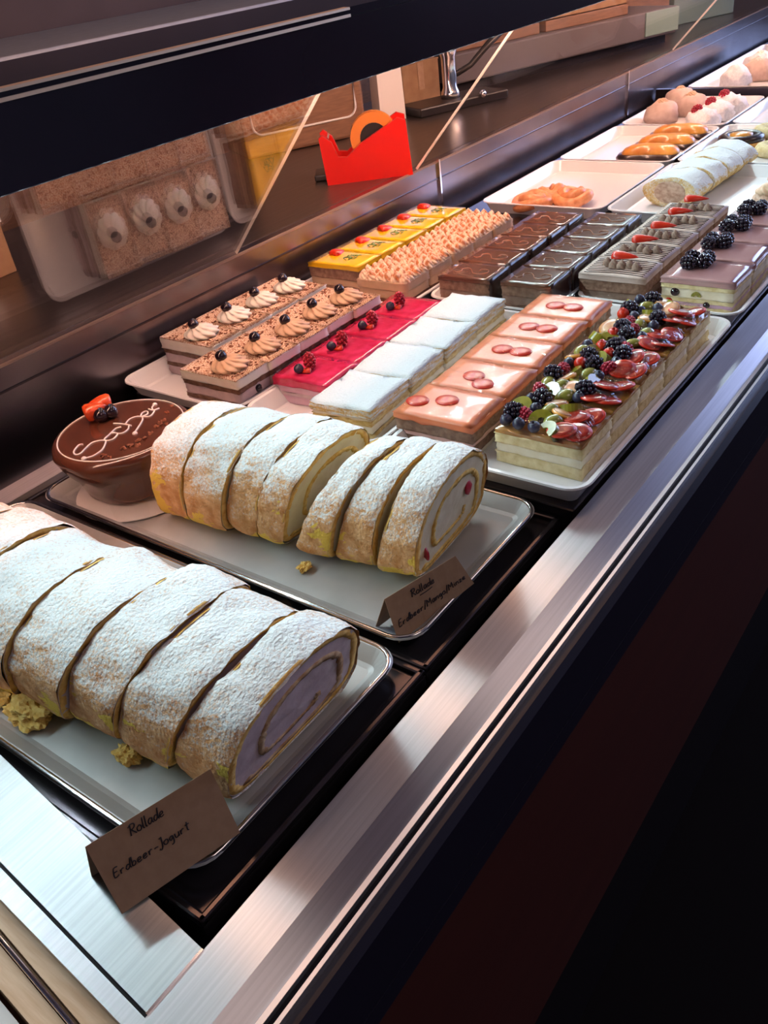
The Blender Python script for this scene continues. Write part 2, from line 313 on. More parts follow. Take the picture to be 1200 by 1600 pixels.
# left rail (skewed a little against the trays)
def quadslab(name,c,z0,z1,m):
    V=[(x,y,z1) for x,y in c]+[(x,y,z0) for x,y in c]
    F=[(0,1,2,3),(7,6,5,4)]+[(i,i+4,(i+1)%4+4,(i+1)%4) for i in range(4)]
    bm=bmesh.new(); me=mk(name,V,F,None); bm.from_mesh(me); bpy.data.meshes.remove(me); return ob(name,frombm(name,bm,m))
cpart(quadslab('side_rail',[(.114,.2675),(.172,.90),(.118,.90),(.075,.2675)],-.05,.015,MT['steel_side']),'bright brushed steel end rail')
cpart(quadslab('side_rail_groove',[(.0748,.2675),(.1178,.90),(.1165,.90),(.0735,.2675)],-.05,.013,MT['black']))
cpart(quadslab('side_rail_lip',[(.0733,.2675),(.1163,.90),(.098,.90),(.064,.2675)],-.05,.012,MT['steel']))
cpart(quadslab('rail_seam',[(.0745,.2683),(.114,.2683),(.114,.2668),(.0745,.2668)],.0,.0156,MT['chrome']))
# well, decks and back panel
cpart(box('well_floor',.11,X1,.264,.90,-.075,-.07,MT['black']))
def deck(x0,x1,y0,y1,z):
    bm=bmesh.new(); box_bm(bm,x0,x1,y0,y1,z-.012,z,.002)
    for a in ((x0,x1,y0,y0+.006),(x0,x1,y1-.006,y1),(x0,x0+.006,y0,y1),(x1-.006,x1,y0,y1)): box_bm(bm,a[0],a[1],a[2],a[3],z-.001,z+.004,.0018)
    return cpart(ob('deck_panel',frombm('deck_panel',bm,MT['deckm'])))
deck(.128,.357,.288,.80,-.004); deck(.3575,.575,.288,.80,-.004)
cpart(box('deck_panel',.576,X1,.275,.872,-.02,.010,MT['deckm'],bev=.002))
cpart(prism('back_panel',[(.885,.107),(.885,-.022),(.905,-.022),(.905,.107)],X0-.3,X1,MT['back']),'dark satin steel back panel')
cpart(prism('back_panel_fold',[(.8835,.081),(.8835,.079),(.886,.079),(.886,.081)],X0-.3,X1,MT['deckm']))
cpart(prism('back_panel_lip',[(.8875,.1085),(.8845,.1075),(.8845,.1055),(.891,.107)],X0-.3,X1,MT['lip']))
cpart(prism('back_flange',[(.885,-.022),(.862,-.028),(.860,-.034),(.885,-.034)],X0,X1,MT['steel']))
cpart(box('panel_joint',1.306,1.310,.881,.886,-.02,.111,MT['chrome']))
cpart(box('panel_joint',2.12,2.124,.881,.886,-.02,.111,MT['chrome']))
# canopy with LED strip
cpart(prism('fascia',[(.683,.3105),(.683,.375),(.684,.375),(.684,.3105)],X0-.4,X1,MT['fascia']),'glossy black canopy fascia')
cpart(prism('canopy_top',[(.683,.376),(.683,.384),(.84,.390),(.84,.380)],X0-.4,X1,MT['fascia']))
cpart(prism('canopy_trim',[(.681,.3745),(.681,.3775),(.690,.3775),(.690,.3745)],X0-.4,.86,MT['gold']))
cpart(prism('canopy_trim',[(.681,.3815),(.681,.3840),(.690,.3845),(.690,.3815)],X0-.4,.86,MT['gold']))
cpart(prism('led_shield',[(.6895,.3085),(.6905,.3140),(.6905,.376),(.6920,.376),(.6920,.3140),(.6910,.3085)],X0-.4,X1,MT['black']))
V=[];F=[]
n=0;x=X0-.1
while x<2.9:
    for (a,b,c) in ((x,.68966,.3096),(x+.010,.68966,.3096),(x+.010,.69028,.3130),(x,.69028,.3130)): V.append((a,b-.0001,c))
    F.append((n,n+1,n+2,n+3)); n+=4; x+=.022
led=mk('led_strip',V,F,MT['led']); cpart(ob('led_strip',led))['kind']='stuff'
# warm tube under the canopy, on the staff side of the glass
cpart(tube('warm_tube',[(X0-.3,.716,.364),(2.9,.716,.364)],.008,MT['tube'],None,10)); cpart(prism('tube_holder',[(.704,.372),(.728,.372),(.728,.378),(.704,.378)],X0-.4,X1,MT['alu']))
# sloping rear panes
def pane(x0,x1,gm,ew):
    a=(.8890,.1075);b=(.6945,.3095)
    t=.004
    cpart(prism('rear_pane',[a,b,(b[0]+t*.7,b[1]+t*.7),(a[0]+t*.7,a[1]+t*.7)],x0,x1,gm),'clear sloping rear glass pane')
    for xx in (x0,x1-.0015):
        cpart(prism('pane_edge',[a,b,(b[0]+t*.7,b[1]+t*.7),(a[0]+t*.7,a[1]+t*.7)],xx-ew*.5,xx+ew,MT['glassedge']))
pane(-.3,.81,MT['glass'],.0003); pane(1.251,2.42,MT['glass2'],.0014)
# wood boards and rod beside the case (bottom left of the view)
def board(name,label,c,z0,z1,m,cat): 
    o=quadslab(name,c,z0,z1,m); return tag(o,label,cat)
board('wooden_board','pale beech board lying along the end rail of the case',[(.063,.24),(.095,.56),(.076,.56),(.049,.24)],-.03,.004,MT['wood'],'board')
board('wooden_board','narrow beech board outside the thin metal rod',[(.0445,.24),(.071,.56),(.054,.56),(.034,.24)],-.035,-.004,MT['wood'],'board')
board('paper_bag','folded off-white paper bag beside the outer beech board',[(.033,.28),(.052,.56),(.036,.56),(.025,.28)],-.06,-.008,MT['paper'],'paper bag')
rod=tube('metal_rod',[(.0467,.24,-.001),(.0735,.56,-.001)],.0019,MT['chrome'],None,8); tag(rod,'thin chrome rod between the two beech boards','rod')

# ---------------------------------------------------------------- trays
def rrect(x0,x1,y0,y1,r,n=7):
    out=[]
    for cx,cy,a0 in ((x1-r,y1-r,0),(x0+r,y1-r,90),(x0+r,y0+r,180),(x1-r,y0+r,270)):
        for i in range(n):
            a=R(a0+90*i/(n-1)); out.append((cx+r*math.cos(a),cy+r*math.sin(a)))
    return out
def tray(name,label,group,x0,x1,y0,y1,zb,h,rad,m,rim_m=None,slope=.010,flare=.004,t=.002,bead=.0022):
    cx,cy=(x0+x1)/2,(y0+y1)/2; hx,hy=(x1-x0)/2,(y1-y0)/2
    th=thing(name,label,'tray',(cx,cy,zb),0,group)
    def ring(ins,z): return [(x,y,z) for x,y in rrect(-hx+ins,hx-ins,-hy+ins,hy-ins,max(rad-ins,.004))]
    rings=[ring(slope+flare+.006,0),ring(slope+flare,0),ring(flare,h-.001),ring(0,h),ring(.0008,h+t*.6),ring(flare+.001,h+t*.4),ring(slope+flare+.001,t+.0015),ring(slope+flare+.005,t)]
    n=len(rings[0]); V=[v for r in rings for v in r]; F=[]
    for i in range(len(rings)-1):
        for k in range(n): F.append((i*n+k,i*n+(k+1)%n,(i+1)*n+(k+1)%n,(i+1)*n+k))
    F.append(tuple(range(n))[::-1]); F.append(tuple((len(rings)-1)*n+k for k in range(n)))
    ob('pan',mk('pan',V,F,m,False),th)
    if rim_m:
        tube('rim',[(x,y,h+.0002) for x,y in rrect(-hx+bead,hx-bead,-hy+bead,hy-bead,rad)],bead,rim_m,th,8,True)
    return th
tray('steel_tray','steel baking tray under the lilac-filled roulade nearest the viewer',None,.141,.3535,.303,.785,.0,.011,.022,MT['pan'],MT['panrim'])
tray('steel_tray','steel baking tray holding the mango roulade and chocolate cake',None,.3615,.571,.303,.775,.0,.011,.022,MT['pan'],MT['panrim'])
G='white melamine display trays'
def wtray(label,x0,x1,y0,y1): return tray('white_tray',label,G,x0,x1,y0,y1,.0105,.020,.022,MT['melamine'],None,slope=.010,flare=.004,t=.0025)
wtray('white tray under the salmon slices and mixed fruit slices',.572,.978,.2665,.481)
wtray('white tray under the sugared slices and raspberry slices',.566,.918,.483,.674)
wtray('white tray under the cream slices topped with rosettes',.560,.878,.676,.878)
wtray('white tray under the mango slices and cinnamon cream slices',.884,1.235,.668,.878)
wtray('white tray under the two rows of chocolate slices',.924,1.262,.478,.664)
wtray('white tray under the blackberry slices and striped cream slices',.986,1.335,.2665,.476)
wtray('white tray holding the apricot pastry with empty space behind it',1.345,1.640,.60,.83)
wtray('white tray under the powdered strudel roll',1.345,1.650,.385,.595)
wtray('white tray under the three peanut-shaped cookies',1.648,1.940,.60,.83)
wtray('white tray under the jam-centred chocolate cookie',1.658,1.960,.385,.595)
wtray('white tray under the beige puffs and coconut log',1.950,2.245,.60,.83)
wtray('white tray beyond the cookies nearest the right edge',1.970,2.270,.385,.595)
wtray('hazy white tray at the far end of the case behind the divider',2.36,3.0,.45,.83)
cpart(box('case_divider',2.29,2.300,.28,.88,.010,.040,MT['deckm']))

# ---------------------------------------------------------------- roulades
def dprof(a,h,k,n):
    t=2*math.pi*k/n; c,s=math.cos(t),math.sin(t)
    e=2/2.25 if s>=0 else 2/4.5
    zc=.40*h
    x=a*math.copysign(abs(c)**e,c); z=zc+(.60*h if s>=0 else .40*h)*math.copysign(abs(s)**(e),s)
    return x,z
def roulade_slice(name,label,group,loc,rz,a,h,y0b,y0t,y1b,y1t,seed,crust,cream,spongem,berry=None,turns=1.35,detail=True,tz=0):
    """y0: face towards the customer, y1: rear face; b at base, t at top"""
    th=thing(name,label,'cake slice',loc,rz,group)
    n=84; NR=9; V=[];F=[]
    def pt(k,s,f):
        x,z=dprof(a,h,k,n); x*=s; zc=.42*h; z=zc+(z-zc)*s
        zz=max(0,min(1,z/h)); ya=y0b+(y0t-y0b)*zz; yb=y1b+(y1t-y1b)*zz
        return x,ya+(yb-ya)*f,z
    for i in range(NR):
        f=i/(NR-1); sc=1.0-(0.018 if i in (0,NR-1) else (.002 if i in (1,NR-2) else 0))
        for k in range(n):
            x,y,z=pt(k,sc,f)
            d=nz(x,y,z,22,seed)*.0034+nz(x,y*.6,z,75,seed)*.0018+nz(x,y,z,210,seed)*.0008-.0012*max(0,nz(x*.4,y*2,z*.4,110,seed)-.2)*4*.35
            nx=x/a; nzv=(z-.42*h)/(.55*h)
            dy=nz(x*3,z*3,f,40,seed+5)*.0014 if i in (0,NR-1) else 0
            V.append((x+nx*d,y+dy,max(z+nzv*d,.0004)))
    for i in range(NR-1):
        for k in range(n): F.append((i*n+k,i*n+(k+1)%n,(i+1)*n+(k+1)%n,(i+1)*n+k))
    ob('crust',mk('crust',V,F,crust,True),th)
    # faces
    for side,f,sg in (('face',0,-1),('face',1,1)):
        V=[];F=[];ss=[.975,.93,.86,.76,.66,.56,.46,.36,.26,.16,.07]
        for j,s in enumerate(ss):
            for k in range(n):
                x,y,z=pt(k,s,f); d=nz(x,sg,z,70,seed)*.0010+nz(x,sg,z,230,seed)*.0004
                V.append((x,y+sg*(-.0012+d),z))
        for j in range(len(ss)-1):
            for k in range(n): F.append((j*n+k,(j+1)*n+k,(j+1)*n+(k+1)%n,j*n+(k+1)%n))
        x,y,z=pt(0,0,f); ci=len(V); V.append((x,y-sg*.0012,z)); o_=(len(ss)-1)*n
        for k in range(n): F.append((o_+k,ci,o_+(k+1)%n))
        ob('cream_filling',mk('cream_filling',V,F,cream,True),th)
    # thin sponge ring under the crust
    for f,sg in ((0,-1),(1,1)):
        V=[];F=[]
        for k in range(n):
            wdt=.085+.03*nz(k*.13,seed,f,1)+.03*nz(k*.5,seed,f+4,1)
            for s,dd in ((.972,-.003),(.965,-.0007),(.96-wdt,-.0007),(.955-wdt,-.002)):
                x,y,z=pt(k,s,f); V.append((x,y+sg*(dd+.0008*nz(x,z,s,120,seed)),z))
        for k in range(n):
            for j in range(3): a_=k*4+j; b_=((k+1)%n)*4+j; F.append((a_,b_,b_+1,a_+1))
        ob('sponge_ring',mk('sponge_ring',V,F,MT['ringsponge'],True),th)
    # sponge spiral, a ribbon standing a little proud of the cream on both faces
    for f,sg in ((0,-1),(1,1)):
        if not detail and f==1: pass
        V=[];F=[];N=120
        for i in range(N+1):
            q=i/N; ang=q*turns+.62; kk=(ang%1.0)*n
            s0=.985-.80*q if q>.0 else .985
            s0=.88-.50*q
            wd=.095*(1-.25*q)*(1+.5*nz(i*.1,seed,0,1)+.45*nz(i*.45,seed,3,1))
            for s in (s0,s0-wd):
                x,y,z=pt(kk,max(s,.03),f); V.append((x,y+sg*(-.0003+.0012*nz(x,z,s,150,seed)),z)); V.append((x,y-sg*.003,z))
        for i in range(N):
            o=i*4; p=o+4
            F+= [(o,p,p+2,o+2),(o,o+1,p+1,p),(o+2,p+2,p+3,o+3)]
        F+=[(0,2,3,1),(N*4,N*4+1,N*4+3,N*4+2)]
        ob('sponge_spiral',mk('sponge_spiral',V,F,spongem,True),th)
    if berry:
        for bi,(kx,s) in enumerate(berry):
            x,y,z=pt(kx*n,s,0); ob('raspberry_piece',BERRYBIT,th,(x,y,z),(0,0,bi),(1.1,.35,1.3))
    return th
bm=bmesh.new(); bmesh.ops.create_icosphere(bm,subdivisions=2,radius=.005)
for v in bm.verts: v.co*=1+.35*nz(*v.co,300,2)
BERRYBIT=frombm('raspberry_piece',bm,MT['rasp'],True)
ORD=['front-most','second','third','fourth','fifth','sixth','seventh','eighth','ninth']
# roulade A (strawberry yogurt)
tops=[.300,.340,.392,.444,.508,.580,.640,.700]; bots=[.327,.382,.432,.480,.535,.605,.665,.72]
rz=R(-4.5)
rnd=random.Random(4)
for i in range(7):
    gap=(.0045,.0012,.0022,.0010,.0018,.0010,.001)[i]
    yb0,yt0,yb1,yt1=bots[i],tops[i],bots[i+1]-gap*.5,tops[i+1]-gap*.9
    ym=(yb0+yb1)/2
    xc=.2585-(ym-.33)*.085+rnd.uniform(-.003,.003)
    lab='sugar-dusted roulade slice with lilac cream, '+(ORD[0]+' above the Erdbeer-Jogurt card' if i==0 else ORD[i]+' from the Erdbeer-Jogurt card')
    roulade_slice('roulade_slice',lab,'strawberry yogurt roulade slices',(xc,ym,.0036),0,.0675+rnd.uniform(-.002,.002),.088+rnd.uniform(-.002,.002)+(.001*i),yb0-ym,yt0-ym,yb1-ym,yt1-ym,10+i,MT['crust'],MT['creamlilac'],MT['spongebrown'])
# roulade B (strawberry mango mint)
tops=[.334,.370,.400,.424, .446,.482,.522,.578,.622]; bots=[.350,.388,.430,.468, .482,.512,.545,.590,.628]
k=0
for i in range(8):
    if i==3: continue
    gap=(.0034,.0026,.001,.0,.0012,.0010,.0016,.001)[i]
    yb0,yt0,yb1,yt1=bots[i],tops[i],bots[i+1]-gap*.5,tops[i+1]-gap*1.5
    ym=(yb0+yb1)/2; big=1 if i<3 else 1.0
    xc=.488-(ym-.36)*.14+(.0 if i<3 else .006)+rnd.uniform(-.002,.002)
    zz=.0036
    lab='sugar-dusted mango roulade slice, '+('front-most, its yellow spiral face showing' if k==0 else ORD[k]+' from the end with the Minze card')
    roulade_slice('roulade_slice',lab,'mango roulade slices',(xc,ym,zz),R(4 if k==0 else rnd.uniform(-2,2)),.063+rnd.uniform(-.0015,.0015),(.089 if i<3 else .093),yb0-ym,yt0-ym,yb1-ym,yt1-ym,40+i,MT['crust2'],MT['creamyellow'],MT['sponge'],berry=[(.08,.42),(.52,.72)] if k==0 else None)
    k+=1
# torn crumbs on the trays
def crumb(label,loc,r,seed,sc=(1.3,1,.75)):
    bm=bmesh.new(); bmesh.ops.create_icosphere(bm,subdivisions=4,radius=r)
    for v in bm.verts:
        d=1+.55*nz(*(v.co/r),1.6,seed)+.28*nz(*(v.co/r),4.5,seed)+.16*nz(*(v.co/r),11,seed); v.co=Vector((v.co.x*d*sc[0],v.co.y*d*sc[1],max(v.co.z*d*sc[2],-r*.55)))
    o=ob('cake_crumb',frombm('cake_crumb',bm,MT['sponge'],False),None,(loc[0],loc[1],loc[2]+r*.55)); tag(o,label,'crumb','torn sponge crumbs on the steel trays'); return o
crumb('large torn yellow sponge chunk beside the lilac roulade','' or (.172,.515,.003),.011,3,(1.1,1.8,.9))
crumb('second torn sponge chunk below the lilac roulade, left of the large one',(.170,.555,.003),.010,8,(1.0,1.5,.9))
crumb('small sponge crumb close to the card end of the lilac roulade',(.184,.418,.003),.0065,5,(1,1.5,1))
crumb('tiny yellow crumb beside the mango roulade on its tray',(.405,.445,.003),.005,6)
crumb('broken crumb at the front right of the lilac roulade face',(.330,.352,.003),.006,12,(1,1,1.2))

# ---------------------------------------------------------------- chocolate cake on a doily
CX,CY=.437,.705
d=ob('cake_board',lathe_me('cake_board',[(.001,0),(.0675,0),(.068,.0008),(.0675,.0014),(.001,.0014)],MT['paper'],48),None,(CX-.003,CY-.010,.0034)); tag(d,'round white cake board under the chocolate cake','cake board')
ck=thing('chocolate_cake','round dark chocolate glazed cake with white script and strawberries','cake',(CX,CY,.0052))
V=[];F=[];seg=72
prof=[(.001,0),(.046,0),(.050,.003),(.0525,.012),(.056,.022),(.063,.033),(.068,.043),(.0705,.051),(.0700,.0575),(.0665,.0612),(.060,.0615),(.03,.0615),(.001,.0615)]
for i,(r,z) in enumerate(prof):
    for k in range(seg):
        t=2*math.pi*k/seg; rr=r+(nz(math.cos(t)*.3,math.sin(t)*.3,z*3,6,3)*.0035+nz(math.cos(t),math.sin(t),z*60,3,9)*.0012)*(1 if 1<i<8 else 0)
        V.append((rr*math.cos(t),rr*math.sin(t),z))
for i in range(len(prof)-1):
    for k in range(seg): F.append((i*seg+k,i*seg+(k+1)%seg,(i+1)*seg+(k+1)%seg,(i+1)*seg+k))
ob('glazed_body',mk('glazed_body',V,F,MT['choc'],True),ck)
S=[[(-0.0407,0.0109),(-0.0438,0.0137),(-0.0519,0.0099),(-0.0563,0.0055),(-0.058,-0.0003),(-0.0539,-0.0026),(-0.0453,0.0009),(-0.0351,0.0043),(-0.0284,0.0012),(-0.0249,-0.005),(-0.0277,-0.0094),(-0.0392,-0.0182),(-0.0497,-0.0202),(-0.0556,-0.0182),(-0.0588,-0.0149)],[(0.0022,0.0022),(-0.0019,0.0051),(-0.008,0.0034),(-0.0149,0.0007),(-0.022,-0.0014),(-0.0252,-0.0044),(-0.023,-0.0093),(-0.0179,-0.0107),(-0.0102,-0.007),(-0.0092,-0.0019),(-0.0115,0.001)],[(0.004,0.0172),(0.0067,0.0097),(0.0084,0.002),(0.009,-0.006),(0.0076,-0.0039),(0.0028,-0.0086),(-0.0045,-0.0107),(-0.0082,-0.0084),(-0.009,-0.0047)],[(0.0086,0.0033),(0.018,0.0077),(0.0246,0.0057),(0.0276,0.0005),(0.0261,-0.0046),(0.0189,-0.0107),(0.0101,-0.0161),(0.0025,-0.0204),(-0.0007,-0.0223)],[(0.028,0.001),(0.0334,0.0053),(0.0384,0.0052),(0.0381,0.001),(0.0337,-0.0022),(0.0285,-0.0014),(0.0312,-0.0079),(0.0361,-0.008),(0.0431,-0.0039)],[(0.0437,0.0065),(0.0439,-0.001),(0.0497,-0.0037),(0.0438,-0.0021),(0.0479,0.0055),(0.0538,0.0078)]]
ob('piped_script',multitube('piped_script',[smooth_line([(x*.97,y*.97,.0620) for x,y in s]) for s in S],.00085,MT['icing']),ck)['label']='white piped script'
for x,y in ((-.0575,-.0145),(-.0008,-.0228),(.0525,.0079)):
    ob('icing_dot',lathe_me('icing_dot',[(.0002,.0025),(.0015,.002),(.0026,.001),(.0027,0),(.0002,0)][::-1],MT['icing'],12),ck,(x,y,.0615))
for rr in (.0635,.0660):
    tube('piped_ring',[(rr*math.cos(2*math.pi*i/64),rr*math.sin(2*math.pi*i/64),.0616+(.0 if rr<.065 else -.0012)) for i in range(64)],.0007,MT['icing'],ck,6,True)
rf=random.Random(2); V=[];F=[]
FL=[(-0.048,-0.0293),(-0.0438,-0.0277),(-0.0434,-0.0367),(-0.0278,-0.0379),(-0.019,-0.0403),(-0.0129,-0.0367),(-0.009,-0.0395),(-0.0062,-0.04),(-0.0015,-0.0418),(0.0072,-0.0374),(0.0178,-0.0336),(0.0251,-0.0282),(0.0295,-0.0288),(0.0336,-0.0317),(0.0451,-0.0189),(0.0575,-0.0137),(0.0239,-0.0351),(0.0287,-0.0399),(-0.0184,-0.0359),(-0.0152,-0.0431)]
V0=[(-.0026,-.0012,0),(.0024,-.0015,.0006),(.003,.0010,.0012),(-.0018,.0016,.0004),(0,0,.0018)]
shard=mk('chocolate_shaving',V0,[(0,1,4),(1,2,4),(2,3,4),(3,0,4),(3,2,1,0)],MT['cocoa'])
for x,y in FL:
    for j in range(2): ob('chocolate_shaving',shard,ck,(x+rf.uniform(-.0025,.0025),y+rf.uniform(-.0025,.0025),.0618),(rf.uniform(-.5,.5),rf.uniform(-.5,.5),rf.uniform(0,6)),rf.uniform(.6,1.2))

# ---------------------------------------------------------------- fruit meshes
def berry_me(name,m,r=.006,L=1.25,n=36,sub=1):
    bm=bmesh.new()
    for i in range(n):
        z=1-2*(i+.5)/n; t=i*2.39996; rr=math.sqrt(max(0,1-z*z))*(1-.12*z)
        p=Vector((rr*math.cos(t)*r*.82,rr*math.sin(t)*r*.82,z*r*.82*L))
        b=bmesh.ops.create_icosphere(bm,subdivisions=sub,radius=r*.30)
        for v in b['verts']: v.co+=p
    bmesh.ops.create_icosphere(bm,subdivisions=2,radius=r*.72)
    return frombm(name,bm,m,True)
def blueberry_me(name,m,r=.0055):
    pr=[(.0003,-r)]+[(r*math.sin(a),-r*.92*math.cos(a)) for a in [math.pi*i/10 for i in range(1,9)]]+[(r*.42,r*.80),(r*.40,r*.95),(r*.30,r*.93),(r*.24,r*.70),(.0003,r*.62)]
    return lathe_me(name,pr,m,18)
def strawberry_prof(r,L): return [(.0004,L),(r*.30,L*.90),(r*.62,L*.68),(r*.88,L*.42),(r,L*.20),(r*.88,L*.06),(r*.45,0),(.0004,.001)]
def strawberry_half_me(name,r=.008,L=.020,full=False):
    pr=strawberry_prof(r,L); seg=20; V=[];F=[]
    span=2*math.pi if full else math.pi; ns=seg if full else seg+1
    for (rr,z) in pr:
        for k in range(ns):
            t=span*k/seg; V.append((rr*math.cos(t),rr*math.sin(t)*.9,z))
    for i in range(len(pr)-1):
        for k in range(seg):
            k2=(k+1)%ns; F.append((i*ns+k,i*ns+k2,(i+1)*ns+k2,(i+1)*ns+k))
    bm=bmesh.new(); me=mk(name,V,F,None); bm.from_mesh(me); bpy.data.meshes.remove(me)
    return frombm(name,bm,MT['red'] if not full else MT['redorange'],True)
def strawberry_cut_me(r=.008,L=.020):
    pr=strawberry_prof(r*.86,L*.9)
    V=[(a,-.0002,b+L*.04) for a,b in pr]+[(-a,-.0002,b+L*.04) for a,b in pr][::-1]
    V2=[(x,.0006,z) for x,y,z in V]; n=len(V)
    return mk('cut_face',V+V2,[tuple(range(n)),tuple(range(n,2*n))[::-1]]+[(i,i+n,(i+1)%n+n,(i+1)%n) for i in range(n)],MT['strawcut'])
ME={}
ME['rasp']=berry_me('raspberry',MT['rasp'],.0062,1.35,40)
ME['blackberry']=berry_me('blackberry',MT['blackberry'],.0068,1.2,40)
ME['blue']=blueberry_me('blueberry',MT['blue'],.0055)
ME['dark']=blueberry_me('dark_berry',MT['dark'],.0062)
ME['sh']=strawberry_half_me('strawberry_half'); ME['shc']=strawberry_cut_me(); ME['sf']=strawberry_half_me('strawberry',.0095,.021,True)
ME['rcur']=blueberry_me('red_berry',MT['red'],.006)
ME['grape']=lathe_me('grape_half',[(.0003,.0055),(.003,.005),(.0055,.003),(.0065,.0005),(.006,-.001),(.0003,-.001)][::-1],MT['grape'],18)
def disc_me(name,m,r,h,ex=1.0,n=24,dome=.25):
    return lathe_me(name,[(.0003,0),(r*.97,0),(r,h*.5),(r*.97,h),(r*.5,h*(1+dome*.5)),(.0003,h*(1+dome))],m,n)
ME['sdisc']=disc_me('strawberry_slice',MT['red'],.0095,.0014,dome=0); ME['score']=disc_me('cut_centre',MT['strawcut'],.0078,.0009,dome=0)
ME['score2']=disc_me('cut_centre',MT['redcut'],.0080,.0008,dome=0)
ME['fig']=disc_me('fruit_core',MT['fig'],.0088,.0016); ME['peel']=disc_me('orange_slice',MT['orange'],.0102,.0026)
ME['kiwi']=mk('kiwi_wedge',*(lambda pr:( [(a,-.004,b) for a,b in pr]+[(a,.004,b) for a,b in pr],[tuple(range(len(pr)))[::-1],tuple(range(len(pr),2*len(pr)))]+[(i,(i+1)%len(pr),len(pr)+(i+1)%len(pr),len(pr)+i) for i in range(len(pr))]))([(.010*math.cos(R(a)),.010*math.sin(R(a))) for a in range(0,181,15)]+[(.003*math.cos(R(a)),.003*math.sin(R(a))) for a in range(180,-1,-45)]),MT['kiwi'])
def leafcap():
    V=[(0,0,0)];F=[]
    for i in range(6):
        a=i*math.pi/3; V+= [(.004*math.cos(a-.3),.004*math.sin(a-.3),-.0006),(.0085*math.cos(a),.0085*math.sin(a),-.0025),(.004*math.cos(a+.3),.004*math.sin(a+.3),-.0006)]; F.append((0,1+3*i,2+3*i,3+3*i))
    V.append((0,0,-.003)); F+= [(q[0],q[3],q[2],q[1]) for q in [(0,1+3*i,2+3*i,3+3*i) for i in range(6)]]
    return mk('leaf_cap',V,F,MT['leaf'])
ME['cap']=leafcap()
def strawberry_half(parent,loc,rot,sc=1,cut=True):
    o=ob('strawberry_half',ME['sh'],parent,loc,rot,sc); ob('cut_face',ME['shc'],o); return o
# garnish on the chocolate cake
for (x,y,rot) in ((-.006,.0475,(R(80),0,R(60))),(.026,.0435,(R(80),0,R(-120)))):
    s=ob('strawberry',ME['sf'],ck,(x,y,.0705),rot,1.12); ob('leaf_cap',ME['cap'],s,(0,0,.0005),(R(180),0,0),.8)
for (x,y) in ((.003,.0335),(.0135,.0300)): ob('dark_cherry',ME['dark'],ck,(x,y,.0685),(.3,.2,0),1.25)

# ---------------------------------------------------------------- cake rows
def slab_me(name,x0,x1,y0,y1,z0,z1,m,seed=0,amp=.0008,cuts=7,bev=.0008,drape=None):
    bm=bmesh.new(); bmesh.ops.create_cube(bm,size=1); bmesh.ops.subdivide_edges(bm,edges=list(bm.edges),cuts=cuts,use_grid_fill=True)
    for v in bm.verts:
        p=v.co
        # round the corners a little
        q=Vector((p.x,p.y,p.z))
        P=Vector(((x0+x1)/2+q.x*(x1-x0),(y0+y1)/2+q.y*(y1-y0),(z0+z1)/2+q.z*(z1-z0)))
        side=max(abs(q.x),abs(q.y))>.499; topb=abs(q.z)>.499
        if side:
            dd=amp*(nz(P.x,P.y,P.z,110,seed)+.6*nz(P.x,P.y,P.z,300,seed))
            if topb: dd-=bev
            if abs(q.x)>.499: P.x+=math.copysign(dd,q.x)
            if abs(q.y)>.499: P.y+=math.copysign(dd,q.y)
        if q.z>.499: P.z+=amp*.7*nz(P.x,P.y,P.z,90,seed+3)-(bev*.6 if side else 0)
        if drape and q.z<-.499 and side: P.z-=drape*(.5+nz(P.x,P.y,0,130,seed))
        v.co=P
    return frombm(name,bm,m,True)
def film_me(name,w,h,seed,axis='y'):
    V=[];F=[];nx,nzz=14,6
    for j in range(nzz+1):
        for i in range(nx+1):
            u=i/nx-.5; v=j/nzz; d=.0012*nz(u*4,v*3,seed,1.3,seed)+.0010*nz(u*10,v*8,seed,1.0,seed)
            hh=h*v*(1+.10*nz(u*5,seed,0,1.2,seed))
            V.append((u*w,d,hh))
    for j in range(nzz):
        for i in range(nx): a=j*(nx+1)+i; F.append((a,a+1,a+nx+2,a+nx+1))
    return mk(name,V,F,MT['film'],True)
def row(near,far,n,width,zb,slicer,label,group,name,gapf=.03,jit=.0016,seed=1,skip=()):
    P,Q=Vector(near),Vector(far); D=Q-P; L=D.length; ang=math.atan2(D.y,D.x); dx=L/n; out=[]
    rr=random.Random(seed)
    for i in range(n):
        c=P+D*((i+.5)/n)
        t=thing(name,label(i),'cake slice',(c.x+rr.uniform(-jit,jit)*.3,c.y+rr.uniform(-jit,jit),zb),ang+rr.uniform(-.022,.022),group)
        slicer(t,i,dx*(1-gapf),width,rr); out.append(t)
    return out
CACHE={}
def layers(t,key,dx,w,spec,seeds=2,i=0):
    """spec: list of (part name, z0, z1, material, inset, amp, drape)"""
    k=(key,i%seeds,round(dx,4))
    if k not in CACHE:
        CACHE[k]=[(s[0],slab_me(s[0],-dx/2+s[4],dx/2-s[4],-w/2+s[4],w/2-s[4],s[1],s[2],s[3],seed=hash(key)%7+3*j+11*(i%seeds) if False else len(key)+3*j+11*(i%seeds),amp=s[5],drape=s[6] if len(s)>6 else None)) for j,s in enumerate(spec)]
    for nme,me in CACHE[k]: ob(nme,me,t)
def film(t,key,w,h,loc,rot,seed):
    k=('film',key,seed%3)
    if k not in CACHE: CACHE[k]=film_me('plastic_film',w,h,seed%3+.5)
    ob('plastic_film',CACHE[k],t,loc,rot)
def ordl(i,n): return ['front','second','third','fourth','fifth','sixth'][i] if i<n-1 else 'rear'

